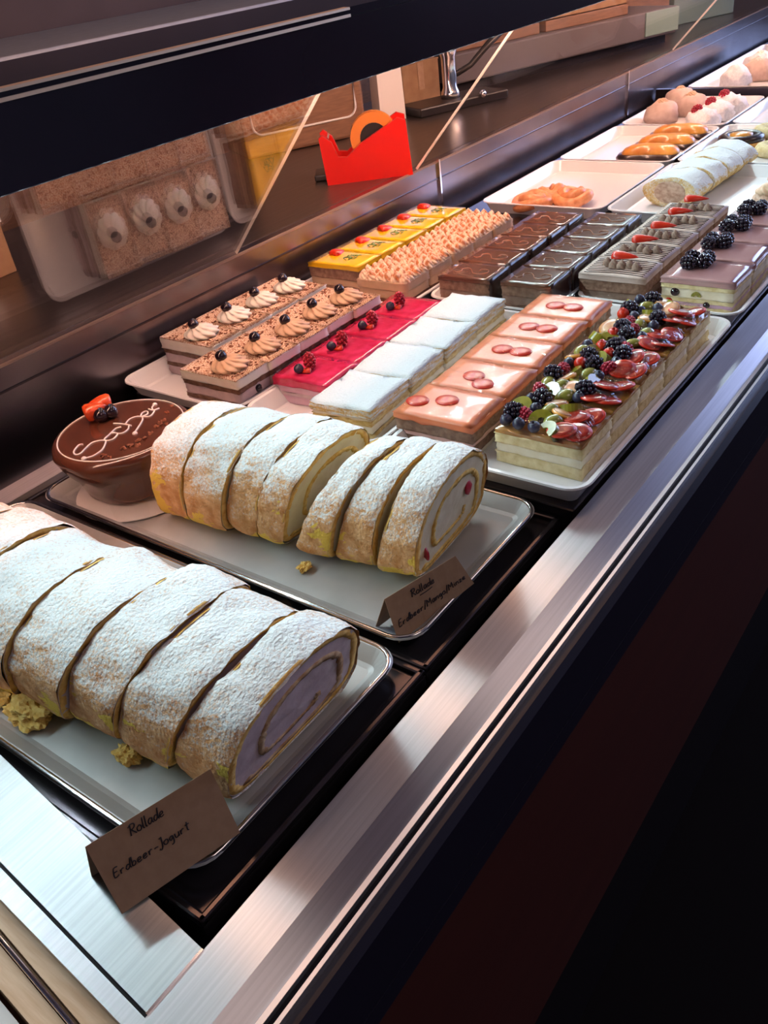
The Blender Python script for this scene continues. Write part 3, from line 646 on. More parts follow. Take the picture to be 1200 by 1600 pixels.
def topfilm_me(dx,w,z,seed):
    V=[];F=[];n=26
    for j in range(n+1):
        for i in range(n+1):
            x=(i/n-.5)*(dx*1.02); y=(j/n-.5)*(w*1.0)
            r=abs(nz(x,y*.6,0,42,seed)); r2=abs(nz(x*.7,y,3,95,seed))
            V.append((x,y,z+.0030*(1-min(1,r*3))**2+.0012*(1-min(1,r2*3))**2))
    for j in range(n):
        for i in range(n): a=j*(n+1)+i; F.append((a,a+1,a+n+2,a+n+1))
    return mk('plastic_film',V,F,MT['crinkle'],True)
# --- salmon strawberry slices
def salmon(t,i,dx,w,rr):
    layers(t,'salmon',dx,w,[('cream_base',0,.0065,MT['cream'],.002,.0010),('sponge_layer',.006,.0150,MT['bsponge'],.0006,.0014),('cream_layer',.0145,.020,MT['pinkcream'],.001,.0009),('sponge_layer',.0195,.0335,MT['bsponge'],0,.0014),('salmon_glaze',.0325,.0380,MT['salmon'],-.0012,.0008,.002)],i=i)
    if i==0: pos=[(-.006,.034),(.006,.006)]
    elif i==1: pos=[(-.002,.010),(-.016,-.008)]
    else: pos=[(0,.012),(0,-.010)]
    for j,(x,y) in enumerate(pos):
        s=ob('strawberry_slice',ME['sdisc'],t,(x,y,.0380),(0,0,rr.uniform(-.4,.4)),(1.12,1.30,1)); ob('cut_centre',ME['score'],s,(0,0,.0008))
    film(t,'sal',dx,.044,(0,-w/2-.0022,0),(R(-3),0,0),i)
    k=('salfilm',i%2)
    if k not in CACHE: CACHE[k]=topfilm_me(dx,w,.0418,i%2+2)
    ob('plastic_film',CACHE[k],t)
    if i==0: film(t,'salf',w*.9,.036,(-dx/2-.002,-.01,0),(0,0,R(90)),4)
row((.6035,.4395),(.938,.448),5,.088,.0133,salmon,lambda i:'salmon-pink glazed slice with strawberry rounds, '+ordl(i,5)+' of its row','salmon strawberry slices','strawberry_cream_slice',seed=3)
def jelly_me(dx,w,seed):
    V=[];F=[];n=22
    for j in range(n+1):
        for i in range(n+1):
            x=(i/n-.5)*(dx-.003); y=(j/n-.5)*(w-.006); e=min(i,j,n-i,n-j)
            V.append((x,y,.0375+(.0055*min(1,e/2.0))+.003*nz(x,y,0,95,seed)))
    for j in range(n):
        for i in range(n): a=j*(n+1)+i; F.append((a,a+1,a+n+2,a+n+1))
    return mk('clear_glaze',V,F,MT['jelly'],True)
# --- mixed fruit slices
def fruitslice(t,i,dx,w,rr):
    layers(t,'fruit',dx,w,[('sponge_layer',0,.0125,MT['palesponge'],.0004,.0015),('custard_layer',.012,.022,MT['custard'],.001,.0012),('sponge_layer',.0215,.032,MT['palesponge'],0,.0015),('fruit_jelly',.0315,.0355,MT['amber'],.0005,.0010)],i=i)
    z=.0365
    # strawberry discs along the front edge
    for j,(x,y) in enumerate(((-dx*.22,-w*.36),(dx*.22,-w*.36),(-dx*.30,-w*.22),(dx*.12,-w*.22))):
        s=ob('strawberry_slice',ME['sdisc'],t,(x+rr.uniform(-.002,.002),y,z+.002+(.002 if j>1 else 0)),(rr.uniform(-.25,.25),rr.uniform(-.35,0),rr.uniform(0,6)),(1.30,1.5,1.4)); ob('cut_centre',ME['score2'],s,(0,0,.0009))
    pool=['blackberry','kiwi','grape','blue','rcur','peel','blue','rasp','kiwi','grape','blue','blackberry']
    cells=[(a,b) for a in (-.37,-.125,.125,.37) for b in (-.07,.09,.25,.41)]
    for j,(a,b) in enumerate(cells):
        kd=pool[(j*5+i*3+rr.randrange(2))%len(pool)]
        x=a*dx+rr.uniform(-.002,.002); y=b*w+rr.uniform(-.002,.002)
        if kd=='blackberry': ob('blackberry',ME[kd],t,(x,y,z+.0070),(rr.uniform(.8,1.6),0,rr.uniform(0,6)),1.38)
        elif kd=='rasp': ob('raspberry',ME[kd],t,(x,y,z+.006),(rr.uniform(.9,1.6),0,rr.uniform(0,6)),1.05)
        elif kd=='blue': ob('blueberry',ME[kd],t,(x,y,z+.005),(rr.uniform(0,.8),0,rr.uniform(0,6)),1.1)
        elif kd=='rcur': ob('red_berry',ME[kd],t,(x,y,z+.006),(rr.uniform(0,.8),0,rr.uniform(0,6)),1.15)
        elif kd=='grape': ob('grape_half',ME[kd],t,(x,y,z+.003),(rr.uniform(-.3,.3),rr.uniform(-.3,.3),rr.uniform(0,6)),(1.3,1.65,1.3))
        elif kd=='kiwi': ob('kiwi_wedge',ME[kd],t,(x,y,z+.001),(R(rr.uniform(40,75)),0,rr.uniform(0,6)),1.2)
        elif kd=='peel':
            s=ob('orange_slice',ME['peel'],t,(x,y,z+.003),(rr.uniform(.1,.6),rr.uniform(-.2,.4),rr.uniform(0,6)),1.15); ob('fruit_core',ME['fig'],s,(0,0,.002))
    k=('gel',i%2)
    if k not in CACHE: CACHE[k]=jelly_me(dx,w,i%2+5)
    ob('clear_glaze',CACHE[k],t)
    film(t,'fr',dx,.040,(0,w/2+.0024,0),(R(4),0,0),i)
    if i==0: film(t,'frf',w,.045,(-dx/2-.003,0,0),(R(0),0,R(90)),5)
row((.616,.3335),(.953,.3335),5,.088,.0133,fruitslice,lambda i:'vanilla slice topped with glazed mixed fruit, '+ordl(i,5)+' of its row','mixed fruit slices','fruit_slice',seed=7,jit=.0008)
# --- white sugared slices
def white(t,i,dx,w,rr):
    layers(t,'white',dx,w,[('cream_layer',0,.0085,MT['custard'],.0008,.0018),('pastry_layer',.008,.0125,MT['pastry'],0,.002),('cream_layer',.012,.0205,MT['custard'],.001,.002),('pastry_layer',.020,.026,MT['pastry'],.0003,.002),('cream_layer',.0255,.0295,MT['custard'],.001,.0015),('sugared_top',.029,.0385,MT['sugar'],-.0006,.0028)],i=i)
    film(t,'wh',dx,.034,(0,-w/2-.0028,0),(R(-4),0,0),i)
row((.587,.5435),(.903,.565),4,.073,.0133,white,lambda i:'icing-sugar covered cream slice, '+ordl(i,4)+' of its row','sugared cream slices','sugared_slice',seed=5)
# --- raspberry slices
def pink(t,i,dx,w,rr):
    layers(t,'pink',dx,w,[('cream_layer',0,.011,MT['mauve'],.001,.0012),('sponge_layer',.0105,.015,MT['lilac'],.0004,.0012),('cream_layer',.0145,.0235,MT['mauve'],.001,.0012),('raspberry_glaze',.023,.0315,MT['magenta'],-.0004,.0012,.0015)],i=i)
    x=-.004; y=.008
    ob('raspberry',ME['rasp'],t,(x+.004,y,.0315+.0095),(0.12,.1,rr.uniform(0,6)),(1.15,1.15,1.3))
    ob('blueberry',ME['blue'],t,(x-.010,y+.006,.0315+.005),(.3,.2,rr.uniform(0,6)),1.05)
    strawberry_half(t,(x-.004,y-.007,.0325),(R(90),0,R(200+rr.uniform(-20,20))),.62)
    ob('leaf_cap',ME['cap'],t,(x-.006,y-.002,.0365),(.5,.2,1),.5)
    film(t,'pk',dx,.033,(0,-w/2-.002,0),(R(-3),0,0),i)
    if i==0: film(t,'pkf',w,.032,(-dx/2-.002,0,0),(0,0,R(90)),6)
row((.628,.6335),(.888,.650),4,.078,.0133,pink,lambda i:'raspberry glazed slice with berries on top, '+ordl(i,4)+' of its row','raspberry slices','raspberry_slice',seed=6)
# --- rosettes
def rosette_me(name,m,Rr=.0165,h=.015,fl=9,cone=False):
    """star-piped swirl: a fluted tube wound in a shrinking spiral"""
    V=[];F=[];nt,ns=84,18
    for j in range(ns+1):
        q=j/ns
        if cone: r=Rr*(1-q**1.6)**.7; z=h*(q**.85)
        else:
            a=q*math.pi*.5; r=Rr*(.78+.22*math.sin(min(1,q*2.2)*math.pi))*math.cos(a)**.62; z=h*math.sin(a)**.9
        if q>=1: r=.0004
        for k in range(nt):
            t=2*math.pi*k/nt; f=1+.13*(1-q*.3)*(abs(math.cos(fl*.5*(t+2.0*q)))*2-1); V.append((r*f*math.cos(t),r*f*math.sin(t),z*(1+.05*math.cos(t+2))))
    for j in range(ns):
        for k in range(nt): F.append((j*nt+k,j*nt+(k+1)%nt,(j+1)*nt+(k+1)%nt,(j+1)*nt+k))
    F.append(tuple(range(nt))[::-1]); F.append(tuple(ns*nt+k for k in range(nt)))
    return mk(name,V,F,m,True)
ME['rosW']=rosette_me('cream_rosette',MT['cream']); ME['rosC']=rosette_me('cream_rosette',MT['coffee'])
ME['dab']=rosette_me('cream_dab',MT['cinnamon'],.0062,.012,6,True); ME['dabm']=rosette_me('cream_dab',MT['mousse'],.0055,.009,5,True)
def flakes_me(dx,w,z,n,seed):
    rr=random.Random(seed); V=[];F=[]
    for i in range(n):
        x=rr.uniform(-dx/2,dx/2)*.95;y=rr.uniform(-w/2,w/2)*.95;a=rr.uniform(0,6.28);l=rr.uniform(.0010,.0028);b=rr.uniform(.0006,.0013);o=len(V);t=rr.uniform(0,.0012)
        for sx,sy,sz in ((-1,-1,0),(1,-1,t),(1,1,t),(-1,1,0)): V.append((x+math.cos(a)*l*sx-math.sin(a)*b*sy,y+math.sin(a)*l*sx+math.cos(a)*b*sy,z+.0004+sz))
        V.append((x,y,z-.001)); F+=[(o,o+1,o+2,o+3),(o,o+4,o+1),(o+1,o+4,o+2),(o+2,o+4,o+3),(o+3,o+4,o)]
    return mk('cocoa_flakes',V,F,MT['cocoa'])
def browncream(kind):
    def f(t,i,dx,w,rr):
        h=.047 if kind=='C' else .050
        layers(t,'brown'+kind,dx,w,[('cream_layer',0,.013,MT['lilac'],.001,.0016),('sponge_layer',.0125,.018,MT['dsponge'],.0004,.0016),('cream_layer',.0175,.030,MT['lilac'],.001,.0016),('sponge_layer',.0295,.036,MT['dsponge'],.0004,.0016),('cream_top',.0355,h-.001,MT['cream'],-.0004,.0010),('cocoa_dusting',h-.0015,h,MT['cocoatop'],-.0002,.0006)],i=i)
        k=('fk'+kind,i%2)
        if k not in CACHE: CACHE[k]=flakes_me(dx,w,h,70,i%2+3)
        o=ob('cocoa_flakes',CACHE[k],t); o['kind']='stuff'
        ox=-.002+rr.uniform(-.002,.002); oy=-.014 if kind=='C' else -.008
        r=ob('cream_rosette',ME['rosC' if kind=='C' else 'rosW'],t,(ox,oy,h-.0008),(0,0,rr.uniform(0,6)),(1.28,1.28,1.0))
        ob('dark_cherry',ME['dark'],t,(ox-.006,oy+.005,h+.0160),(.3,.2,0),1.12)
        for (x,y,z) in ((-dx/2,-w*.1,.008),(dx*.1,-w/2,.023),(-dx*.3,-w/2,.007)):
            ob('baked_berry',ME['dark'],t,(x*.96,y*.985,z),(.5,.5,0),.8)
        film(t,'br'+kind,dx,.038,(0,-w/2-.002,0),(R(-3),0,0),i)
        if i==0: film(t,'brf'+kind,w,.045,(-dx/2-.0022,0,0),(0,0,R(90)),7)
    return f
row((.576,.7255),(.848,.7265),5,.088,.0133,browncream('C'),lambda i:'cocoa-dusted slice with coffee cream rosette and cherry, '+ordl(i,5)+' of its row','coffee rosette slices','cream_slice',seed=11)
row((.630,.8195),(.850,.8205),4,.090,.0133,browncream('W'),lambda i:'cocoa-dusted slice with white cream rosette and cherry, '+ordl(i,4)+' of its row','white rosette slices','cream_slice',seed=12)
# --- mango slices
def mango(t,i,dx,w,rr):
    layers(t,'mango',dx,w,[('sponge_layer',0,.020,MT['bsponge'],.0004,.0015),('cream_layer',.0195,.030,MT['coffee'],.001,.0012),('sponge_layer',.0295,.0455,MT['bsponge'],0,.0014),('mango_glaze',.045,.0505,MT['yellow'],-.0006,.0006,.0015)],i=i)
    strawberry_half(t,(.004,.026,.0508),(R(92),0,R(75+rr.uniform(-10,10))),(1.25,1.1,1.25))
    k=('thyme',0)
    if k not in CACHE:
        r2=random.Random(9); CACHE[k]=multitube('herb_sprig',[smooth_line([(r2.uniform(-.014,.014),r2.uniform(-.012,.010),.0508),(r2.uniform(-.014,.014),r2.uniform(-.012,.010),.0525),(r2.uniform(-.014,.014),r2.uniform(-.012,.010),.0508)],3) for _ in range(6)],.0006,MT['leaf'],4)
    ob('herb_sprig',CACHE[k],t,(.006,-.008,0))
row((.916,.814),(1.210,.818),5,.090,.0133,mango,lambda i:'bright yellow mango glazed slice with a strawberry half, '+ordl(i,5)+' of its row','mango slices','mango_slice',seed=13)
# --- cinnamon cream slices
def cinn(t,i,dx,w,rr):
    layers(t,'cinn',dx,w,[('sponge_layer',0,.018,MT['dsponge'],.0004,.0015),('cream_layer',.0175,.030,MT['coffee'],.001,.0012),('cream_top',.0295,.042,MT['coffee'],0,.0014)],i=i)
    nx=4; ny=6
    for a in range(nx):
        for b in range(ny):
            ob('cream_dab',ME['dab'],t,(-dx/2+(a+.5)*dx/nx+rr.uniform(-.001,.001),-w/2+(b+.5)*w/ny+rr.uniform(-.001,.001),.041),(rr.uniform(-.15,.15),rr.uniform(-.15,.15),rr.uniform(0,6)),(1.18,1.18,rr.uniform(.95,1.2)))
row((.900,.7175),(1.200,.722),5,.080,.0133,cinn,lambda i:'slice covered in cinnamon-dusted cream dabs, '+ordl(i,5)+' of its row','cinnamon cream slices','cinnamon_slice',seed=14)
# --- chocolate slices
def choc(kind):
    def f(t,i,dx,w,rr):
        top=MT['milkchoc']
        layers(t,'choc',dx,w,[('sponge_layer',0,.016,MT['bsponge'],.0004,.0015),('mousse_layer',.0155,.028,MT['mousse'],.0006,.0012),('sponge_layer',.0275,.042,MT['bsponge'],.0002,.0014),('chocolate_glaze',.0415,.046,top,-.0006,.0006,.0015)],i=i)
        sw=[(-.009,.026),(-.012,.020),(-.006,.016),(.002,.018),(.006,.010),(-.002,.002),(-.010,-.004),(-.010,-.016),(-.002,-.022),(.006,-.018),(.006,-.010),(.001,-.008)]
        k=('sw',0)
        if k not in CACHE: CACHE[k]=multitube('piped_swirl',[smooth_line([(x,y,.0463) for x,y in sw])],.0008,MT['milkicing'])
        ob('piped_swirl',CACHE[k],t)
        k=('sheet',0)
        if k not in CACHE: CACHE[k]=slab_me('chocolate_sheet',-dx/2*.98,dx/2*.98,-.0012,.0012,0,.047,MT['darkchoc'],seed=4,amp=.002,cuts=6)
        ob('chocolate_sheet',CACHE[k],t,(0,-w/2-.0025,0),(R(-4),0,0))
        film(t,'ch',dx,.048,(0,w/2+.002,0),(R(3),0,0),i)
        if i==0: film(t,'chf',w,.048,(-dx/2-.003,0,0),(0,0,R(90)),8)
    return f
row((.934,.609),(1.232,.616),5,.076,.0133,choc('a'),lambda i:'milk chocolate glazed slice beside the cinnamon row, '+ordl(i,5)+' of its row','chocolate slices','chocolate_slice',seed=15)
row((.940,.5185),(1.245,.526),5,.068,.0133,choc('b'),lambda i:'milk chocolate glazed slice beside the striped cream row, '+ordl(i,5)+' of its row','chocolate slices','chocolate_slice',seed=16)
# --- striped mousse slices with strawberry
def striped(t,i,dx,w,rr):
    layers(t,'strp',dx,w,[('sponge_layer',0,.013,MT['bsponge'],.0004,.0015),('mousse_layer',.0125,.022,MT['mousse'],.0006,.0012),('sponge_layer',.0215,.036,MT['bsponge'],.0002,.0014),('cream_top',.0355,.043,MT['meringue'],-.0004,.0008)],i=i)
    k=('st',0)
    if k not in CACHE: CACHE[k]=multitube('chocolate_stripes',[smooth_line([(-dx*.4+j*dx*.1,-w*.45,.0433),(-dx*.35+j*dx*.1,0,.0435),(-dx*.42+j*dx*.1,w*.45,.0433)],4) for j in range(9)],.0006,MT['darkchoc'],4)
    ob('chocolate_stripes',CACHE[k],t)
    for j in range(5): ob('cream_dab',ME['dabm'],t,(rr.uniform(-.006,.006),-.022+j*.0105,.0428),(rr.uniform(-.2,.2),0,rr.uniform(0,6)),1.15)
    strawberry_half(t,(.010,.016,.0525),(R(88),0,R(12+rr.uniform(-12,12))),(1.15,1.1,1.75))
    film(t,'st',dx,.046,(0,w/2+.002,0),(R(3),0,0),i)
row((1.004,.431),(1.322,.434),5,.086,.0133,striped,lambda i:'chocolate mousse slice with striped cream and strawberry, '+ordl(i,5)+' of its row','striped mousse slices','mousse_slice',seed=17)
# --- blackberry slices
def black(t,i,dx,w,rr):
    layers(t,'black',dx,w,[('sponge_layer',0,.009,MT['palesponge'],.0004,.0012),('cream_layer',.0085,.0135,MT['mauve'],.0008,.0012),('sponge_layer',.013,.0185,MT['palesponge'],.0004,.0012),('cream_layer',.018,.030,MT['custard'],.0008,.001),('sponge_layer',.0295,.036,MT['palesponge'],0,.0012),('berry_glaze',.0355,.0415,MT['pinkglaze'],-.0006,.0006,.001)],i=i)
    for (x,y) in ((-.010,.012),(.010,.014),(0,-.004),(.014,-.003)): ob('blackberry',ME['blackberry'],t,(x+.012+rr.uniform(-.002,.002),y+.013,.0415+.0072),(1.2,0,rr.uniform(0,6)),1.35)
    ob('baked_berry',ME['dark'],t,(-dx/2*.96,w*.30,.024),(0,0,0),.95); ob('baked_berry',ME['rcur'],t,(-dx/2*.97,w*.38,.011),(0,0,0),.9)
    ob('baked_berry',ME['dark'],t,(-dx/2*.97,-w*.15,.0115),(0,0,0),.7); ob('kiwi_wedge',ME['kiwi'],t,(-dx/2*.96,0,.021),(0,0,R(90)),.6)
    film(t,'bk',dx,.043,(0,-w/2-.002,0),(R(-3),0,0),i)
row((1.022,.3285),(1.318,.330),4,.088,.0133,black,lambda i:'pink glazed layered slice with blackberries, '+ordl(i,4)+' of its row','blackberry slices','blackberry_slice',seed=18)

# ---------------------------------------------------------------- far pastries
def blob(name,m,r,seed,sc=(1,1,1),amp=.25,f=1.5,sub=3,flat=True,parent=None,loc=(0,0,0),rot=(0,0,0)):
    bm=bmesh.new(); bmesh.ops.create_icosphere(bm,subdivisions=sub,radius=1)
    for v in bm.verts:
        d=1+amp*nz(*v.co,f,seed)+amp*.5*nz(*v.co,f*3,seed); v.co=Vector((v.co.x*d*r*sc[0],v.co.y*d*r*sc[1],(max(v.co.z*d,-.5) if flat else v.co.z*d)*r*sc[2]))
    return ob(name,frombm(name,bm,m,True),parent,loc,rot)
# apricot pastry: coiled dough
t=thing('apricot_pastry','orange apricot-glazed coiled pastry at the front of the otherwise empty white tray','pastry',(1.402,.715,.0133),.3)
for j,(x,y,r,tw) in enumerate(((-.012,.030,.034,0),(.008,-.036,.032,1),(.030,.005,.026,2))):
    pts=[(x+r*(1-.62*q)*math.cos(q*11+tw),y+r*(1-.62*q)*math.sin(q*11+tw),.010+.012*q+.003*math.sin(q*25)) for q in [i/44 for i in range(45)]]
    ob('dough_coil',multitube('dough_coil',[pts],.0095,MT['apricot'],8),t)
# powdered strudel roll in pieces
P,Q=Vector((1.435,.520)),Vector((1.700,.505))
for i in range(4):
    c=P+(Q-P)*((i+.5)/4); a=math.atan2((Q-P).y,(Q-P).x)
    t=thing('strudel_piece','powdered strudel piece, '+ordl(i,4)+' of the white roll','pastry',(c.x,c.y,.0133),a+rnd.uniform(-.06,.06),'powdered strudel pieces')
    bm=bmesh.new(); bmesh.ops.create_cube(bm,size=1); bmesh.ops.subdivide_edges(bm,edges=list(bm.edges),cuts=9,use_grid_fill=True)
    for v in bm.verts:
        p=v.co.copy(); ys=p.y*2; zs=p.z*2; m_=max(abs(ys),abs(zs)); l=math.hypot(ys,zs)
        if l>0: ys*=m_/l*1.08; zs*=m_/l
        v.co=Vector((p.x*.062,ys*.043+.004*nz(p.x*3,ys,zs,2,i),.024+zs*.024+(.005*nz(p.x*3,ys,zs,1.8,i+4) if zs>0 else 0)))
    ob('powdered_crust',frombm('powdered_crust',bm,MT['sugar'],True),t)
    for s in (-1,1): ob('filling',disc_me('filling',MT['nut'],.018,.0015),t,(s*.0305,0,.024),(0,R(90)*s,0),(1,1.5,1))
# peanut-shaped cookies
def cookie(cx,cy,rz,label):
    t=thing('peanut_cookie',label,'cookie',(cx,cy,.0133),rz,'peanut-shaped cookies')
    def ring(s,z,k=1): return [((.058*math.cos(q))*s,(.031+.013*math.cos(2*q))*math.sin(q)*s*1.05,z) for q in [2*math.pi*i/40 for i in range(40)]]
    for nme,m,rr_ in (('chocolate_rim',MT['darkchoc'],[(.92,0),(1.10,.004),(1.14,.012),(1.06,.018),(.9,.019)]),('cookie_top',MT['cookie'],[(.95,.017),(.95,.021),(.86,.027),(.66,.032),(.35,.0345),(.05,.035)])):
        rs=[ring(s,z) for s,z in rr_]; V=[v for r in rs for v in r]; F=[(i*40+k,i*40+(k+1)%40,(i+1)*40+(k+1)%40,(i+1)*40+k) for i in range(len(rs)-1) for k in range(40)]+[tuple(range(40))[::-1],tuple((len(rs)-1)*40+k for k in range(40))]
        ob(nme,mk(nme,V,F,m,True),t)
cookie(1.712,.662,R(-82),'chocolate-rimmed peanut-shaped cookie, front of three'); cookie(1.795,.662,R(-80),'chocolate-rimmed peanut-shaped cookie, middle of three'); cookie(1.880,.665,R(-82),'chocolate-rimmed peanut-shaped cookie, rear of three')
# jam-centred chocolate cookie and pale ring biscuits
t=thing('jam_cookie','round chocolate cookie with shiny orange jam centre','cookie',(1.870,.540,.0133))
ob('biscuit_base',disc_me('biscuit_base',MT['cookie'],.046,.008,dome=0),t); ob('chocolate_ring',lathe_me('chocolate_ring',[(.022,.008),(.044,.008),(.043,.016),(.034,.021),(.024,.018),(.021,.010)],MT['darkchoc'],32),t); ob('jam_centre',disc_me('jam_centre',MT['orange'],.022,.014),t,(0,0,.006))
for x,y,l in ((1.945,.498,'pale ring biscuit right behind the jam-centred cookie'),(1.80,.452,'pale ring biscuit at the picture edge beside the strudel')):
    t=thing('ring_biscuit',l,'cookie',(x,y,.0133),0,'pale ring biscuits'); ob('biscuit_ring',lathe_me('biscuit_ring',[(.014,.002),(.036,.0),(.042,.008),(.036,.018),(.026,.021),(.016,.016),(.012,.008)],MT['palesponge'],28),t); ob('cream_centre',disc_me('cream_centre',MT['cream'],.014,.012),t)
# puffs and coconut logs
for j,(x,y) in enumerate(((2.06,.775),(2.135,.735),(2.20,.785))):
    t=thing('cream_puff','beige cream puff on the tray behind the cookies, '+['nearest','middle','farthest'][j]+' of three','pastry',(x,y,.0133),j,'beige cream puffs')
    blob('puff_shell',MT['meringue'],.036,20+j,(1,1.05,.85),.22,1.7,parent=t,loc=(0,0,.0155)); ob('cream_swirl',ME['rosC'],t,(0,0,.038),(0,0,0),.8)
for j,(x,y) in enumerate(((2.005,.665),(2.085,.663),(2.165,.660))):
    t=thing('coconut_log','white coconut-covered log with red fruit top, '+['front','middle','rear'][j]+' of three','pastry',(x,y,.0133),R(4),'coconut logs')
    blob('coconut_coat',MT['coconut'],.04,30+j,(1.0,.95,.62),.30,5.5,parent=t,loc=(0,0,.0125)); ob('red_fruit',ME['rasp'],t,(.0,.012,.037),(1.2,0,1),1.6)
# nut pastries with blackberries at the right edge
for j,(x,y) in enumerate(((1.392,.348),(1.462,.350),(1.535,.350))):
    t=thing('nut_pastry','nut-crusted cream pastry with blackberries at the picture edge, '+['front','middle','rear'][j]+' of three','pastry',(x,y,.0103),R(8*j),'nut-crusted pastries')
    blob('nut_crust',MT['nut'],.034,50+j,(1.0,1.1,1.0),.22,2.2,parent=t,loc=(0,0,.017))
    ob('cream_rosette',ME['rosC'],t,(0,.004,.044),(0,0,0),1.2)
    for a,b in ((.004,-.022),(-.016,-.020),(-.006,-.010)): ob('blackberry',ME['blackberry'],t,(a,b,.052),(1.2,0,j),1.4)
# far section
for j,(x,y) in enumerate(((2.46,.74),(2.55,.71),(2.66,.74),(2.78,.72),(2.48,.62),(2.60,.60),(2.72,.61))):
    t=thing('far_pastry','pale sugared pastry on the far hazy tray, '+['nearest','second','third','fourth','fifth','sixth','farthest'][[0,2,4,6,1,3,5][j]]+' from the divider','pastry',(x,y,.0133),j,'sugared pastries at the far end')
    blob('sugared_dough',MT['meringue'] if j%2 else MT['coconut'],.040,60+j,(1.1,.9,.8),.3,2,parent=t,loc=(0,0,.0165)); ob('cream_swirl',ME['rosW'],t,(0,0,.038),(0,0,0),.9)

# ---------------------------------------------------------------- price cards with handwriting
GL={'R':[[(0.1,0),(0.2,1)],[(0.0,.8),(.25,1),(.55,.9),(.5,.6),(.18,.48)],[(.25,.48),(.6,0)]],'o':[[(.25,.5),(.05,.35),(.08,.08),(.28,0),(.42,.2),(.35,.45),(.2,.5)]],'l':[[(.1,1),(.05,.1),(.15,0)]],
'a':[[(.4,.45),(.2,.5),(.05,.25),(.15,0),(.35,.2),(.42,.48),(.4,.1),(.5,0)]],'d':[[(.35,.4),(.18,.48),(.05,.2),(.15,0),(.33,.15),(.42,.5),(.5,1),(.42,.2),(.5,0)]],'e':[[(.08,.2),(.35,.3),(.3,.48),(.12,.42),(.05,.15),(.18,0),(.4,.1)]],
'E':[[(.5,.95),(.15,.9),(.1,0),(.5,.05)],[(.12,.5),(.42,.52)]],'r':[[(.08,.45),(.1,0)],[(.1,.25),(.22,.45),(.38,.42)]],'b':[[(.1,1),(.08,0)],[(.08,.3),(.28,.48),(.4,.25),(.28,.02),(.08,.05)]],
'-':[[(.05,.28),(.2,.33),(.4,.28)]],'J':[[(.1,.95),(.35,1)],[(.3,1),(.3,.1),(.15,-.25),(0,-.1)]],'g':[[(.38,.42),(.18,.48),(.05,.25),(.2,.05),(.38,.42),(.38,-.3),(.15,-.4)]],'u':[[(.05,.48),(.08,.1),(.22,0),(.38,.15),(.4,.48),(.42,0)]],
't':[[(.2,.9),(.18,.1),(.3,0)],[(.02,.6),(.4,.64)]],'/':[[(.35,1.1),(.05,-.2)]],'M':[[(.05,0),(.12,1),(.35,.4),(.6,1),(.65,0)]],'n':[[(.06,.48),(.08,0)],[(.08,.3),(.25,.48),(.38,.4),(.4,0)]],'i':[[(.12,.48),(.14,0)],[(.13,.7),(.15,.74)]],'z':[[(.05,.48),(.38,.46),(.05,.02),(.4,.04)]]}
WD={'R':.66,'l':.24,'E':.6,'M':.8,'/':.42,'i':.28,'J':.42,'-':.5}
def handwriting(text,u0,v0,h,aspect=.55,slant=.15):
    lines=[];x=0
    for ch in text:
        for st in GL[ch]: lines.append([((u0+(x+px+slant*py)*h*aspect),(v0+py*h)) for px,py in st])
        x+=WD.get(ch,.52)
    return lines
def card(label,BL,BR,TL,TR,back,lines,underline=None):
    t=thing('price_card',label,'price card',BL,0,'brown folded price cards')
    o=Vector(BL); bl,br,tl,tr=[Vector(p)-o for p in (BL,BR,TL,TR)]
    nrm=(br-bl).cross(tl-bl).normalized(); 
    if nrm.y>0: nrm=-nrm
    def leaf(name,a,b,c,d):
        nn=(b-a).cross(d-a).normalized()*.0004; V=[]; n=6
        for s in (0,1):
            for j in range(2):
                for i in range(n+1):
                    q=i/n; p=(a+(b-a)*q) if j==0 else (d+(c-d)*q); V.append(p+nn*s)
        m_=n+1;F=[]
        for i in range(n): F+= [(i,i+1,m_+i+1,m_+i),(2*m_+i,3*m_+i,3*m_+i+1,2*m_+i+1),(i,2*m_+i,2*m_+i+1,i+1),(m_+i,m_+i+1,3*m_+i+1,3*m_+i)]
        F+=[(0,m_,3*m_,2*m_),(n,2*m_+n,3*m_+n,m_+n)]
        bm=bmesh.new(); me=mk(name,V,F,None); bm.from_mesh(me); bpy.data.meshes.remove(me); ob(name,frombm(name,bm,MT['kraft']),t)
    leaf('front_leaf',bl,br,tr,tl)
    bk=Vector(back); leaf('rear_leaf',bl+bk,br+bk,tr,tl)
    def P(u,v): return bl+(br-bl)*u+(tl-bl)*v+((tr-tl)-(br-bl))*u*v+nrm*.0009
    L=[smooth_line([P(u,v) for u,v in l],3) for l in lines]
    ob('handwriting',multitube('handwriting',L,.00042,MT['ink'],4),t)
L1=handwriting('Rollade',.29,.80,.14,.62)+handwriting('Erdbeer-Jogurt',.065,.45,.12,.72)
card('kraft card reading Rollade Erdbeer-Jogurt at the front corner',(.103,.321,.0165),(.177,.3005,.0155),(.1095,.3445,.0525),(.1845,.3215,.0525),(.006,.036,-.002),L1)
L2=handwriting('Rollade',.30,.70,.17,.60)+[[(.40,.63),(.50,.625),(.57,.64)]]+handwriting('Erdbeer/Mango/Minze',.05,.29,.15,.60)
card('darker kraft card reading Rollade Erdbeer/Mango/Minze leaning at the mango roulade',(.3665,.3185,.0055),(.4440,.2985,.0145),(.3715,.3305,.0400),(.4360,.3085,.0440),(.004,.026,-.001),L2)

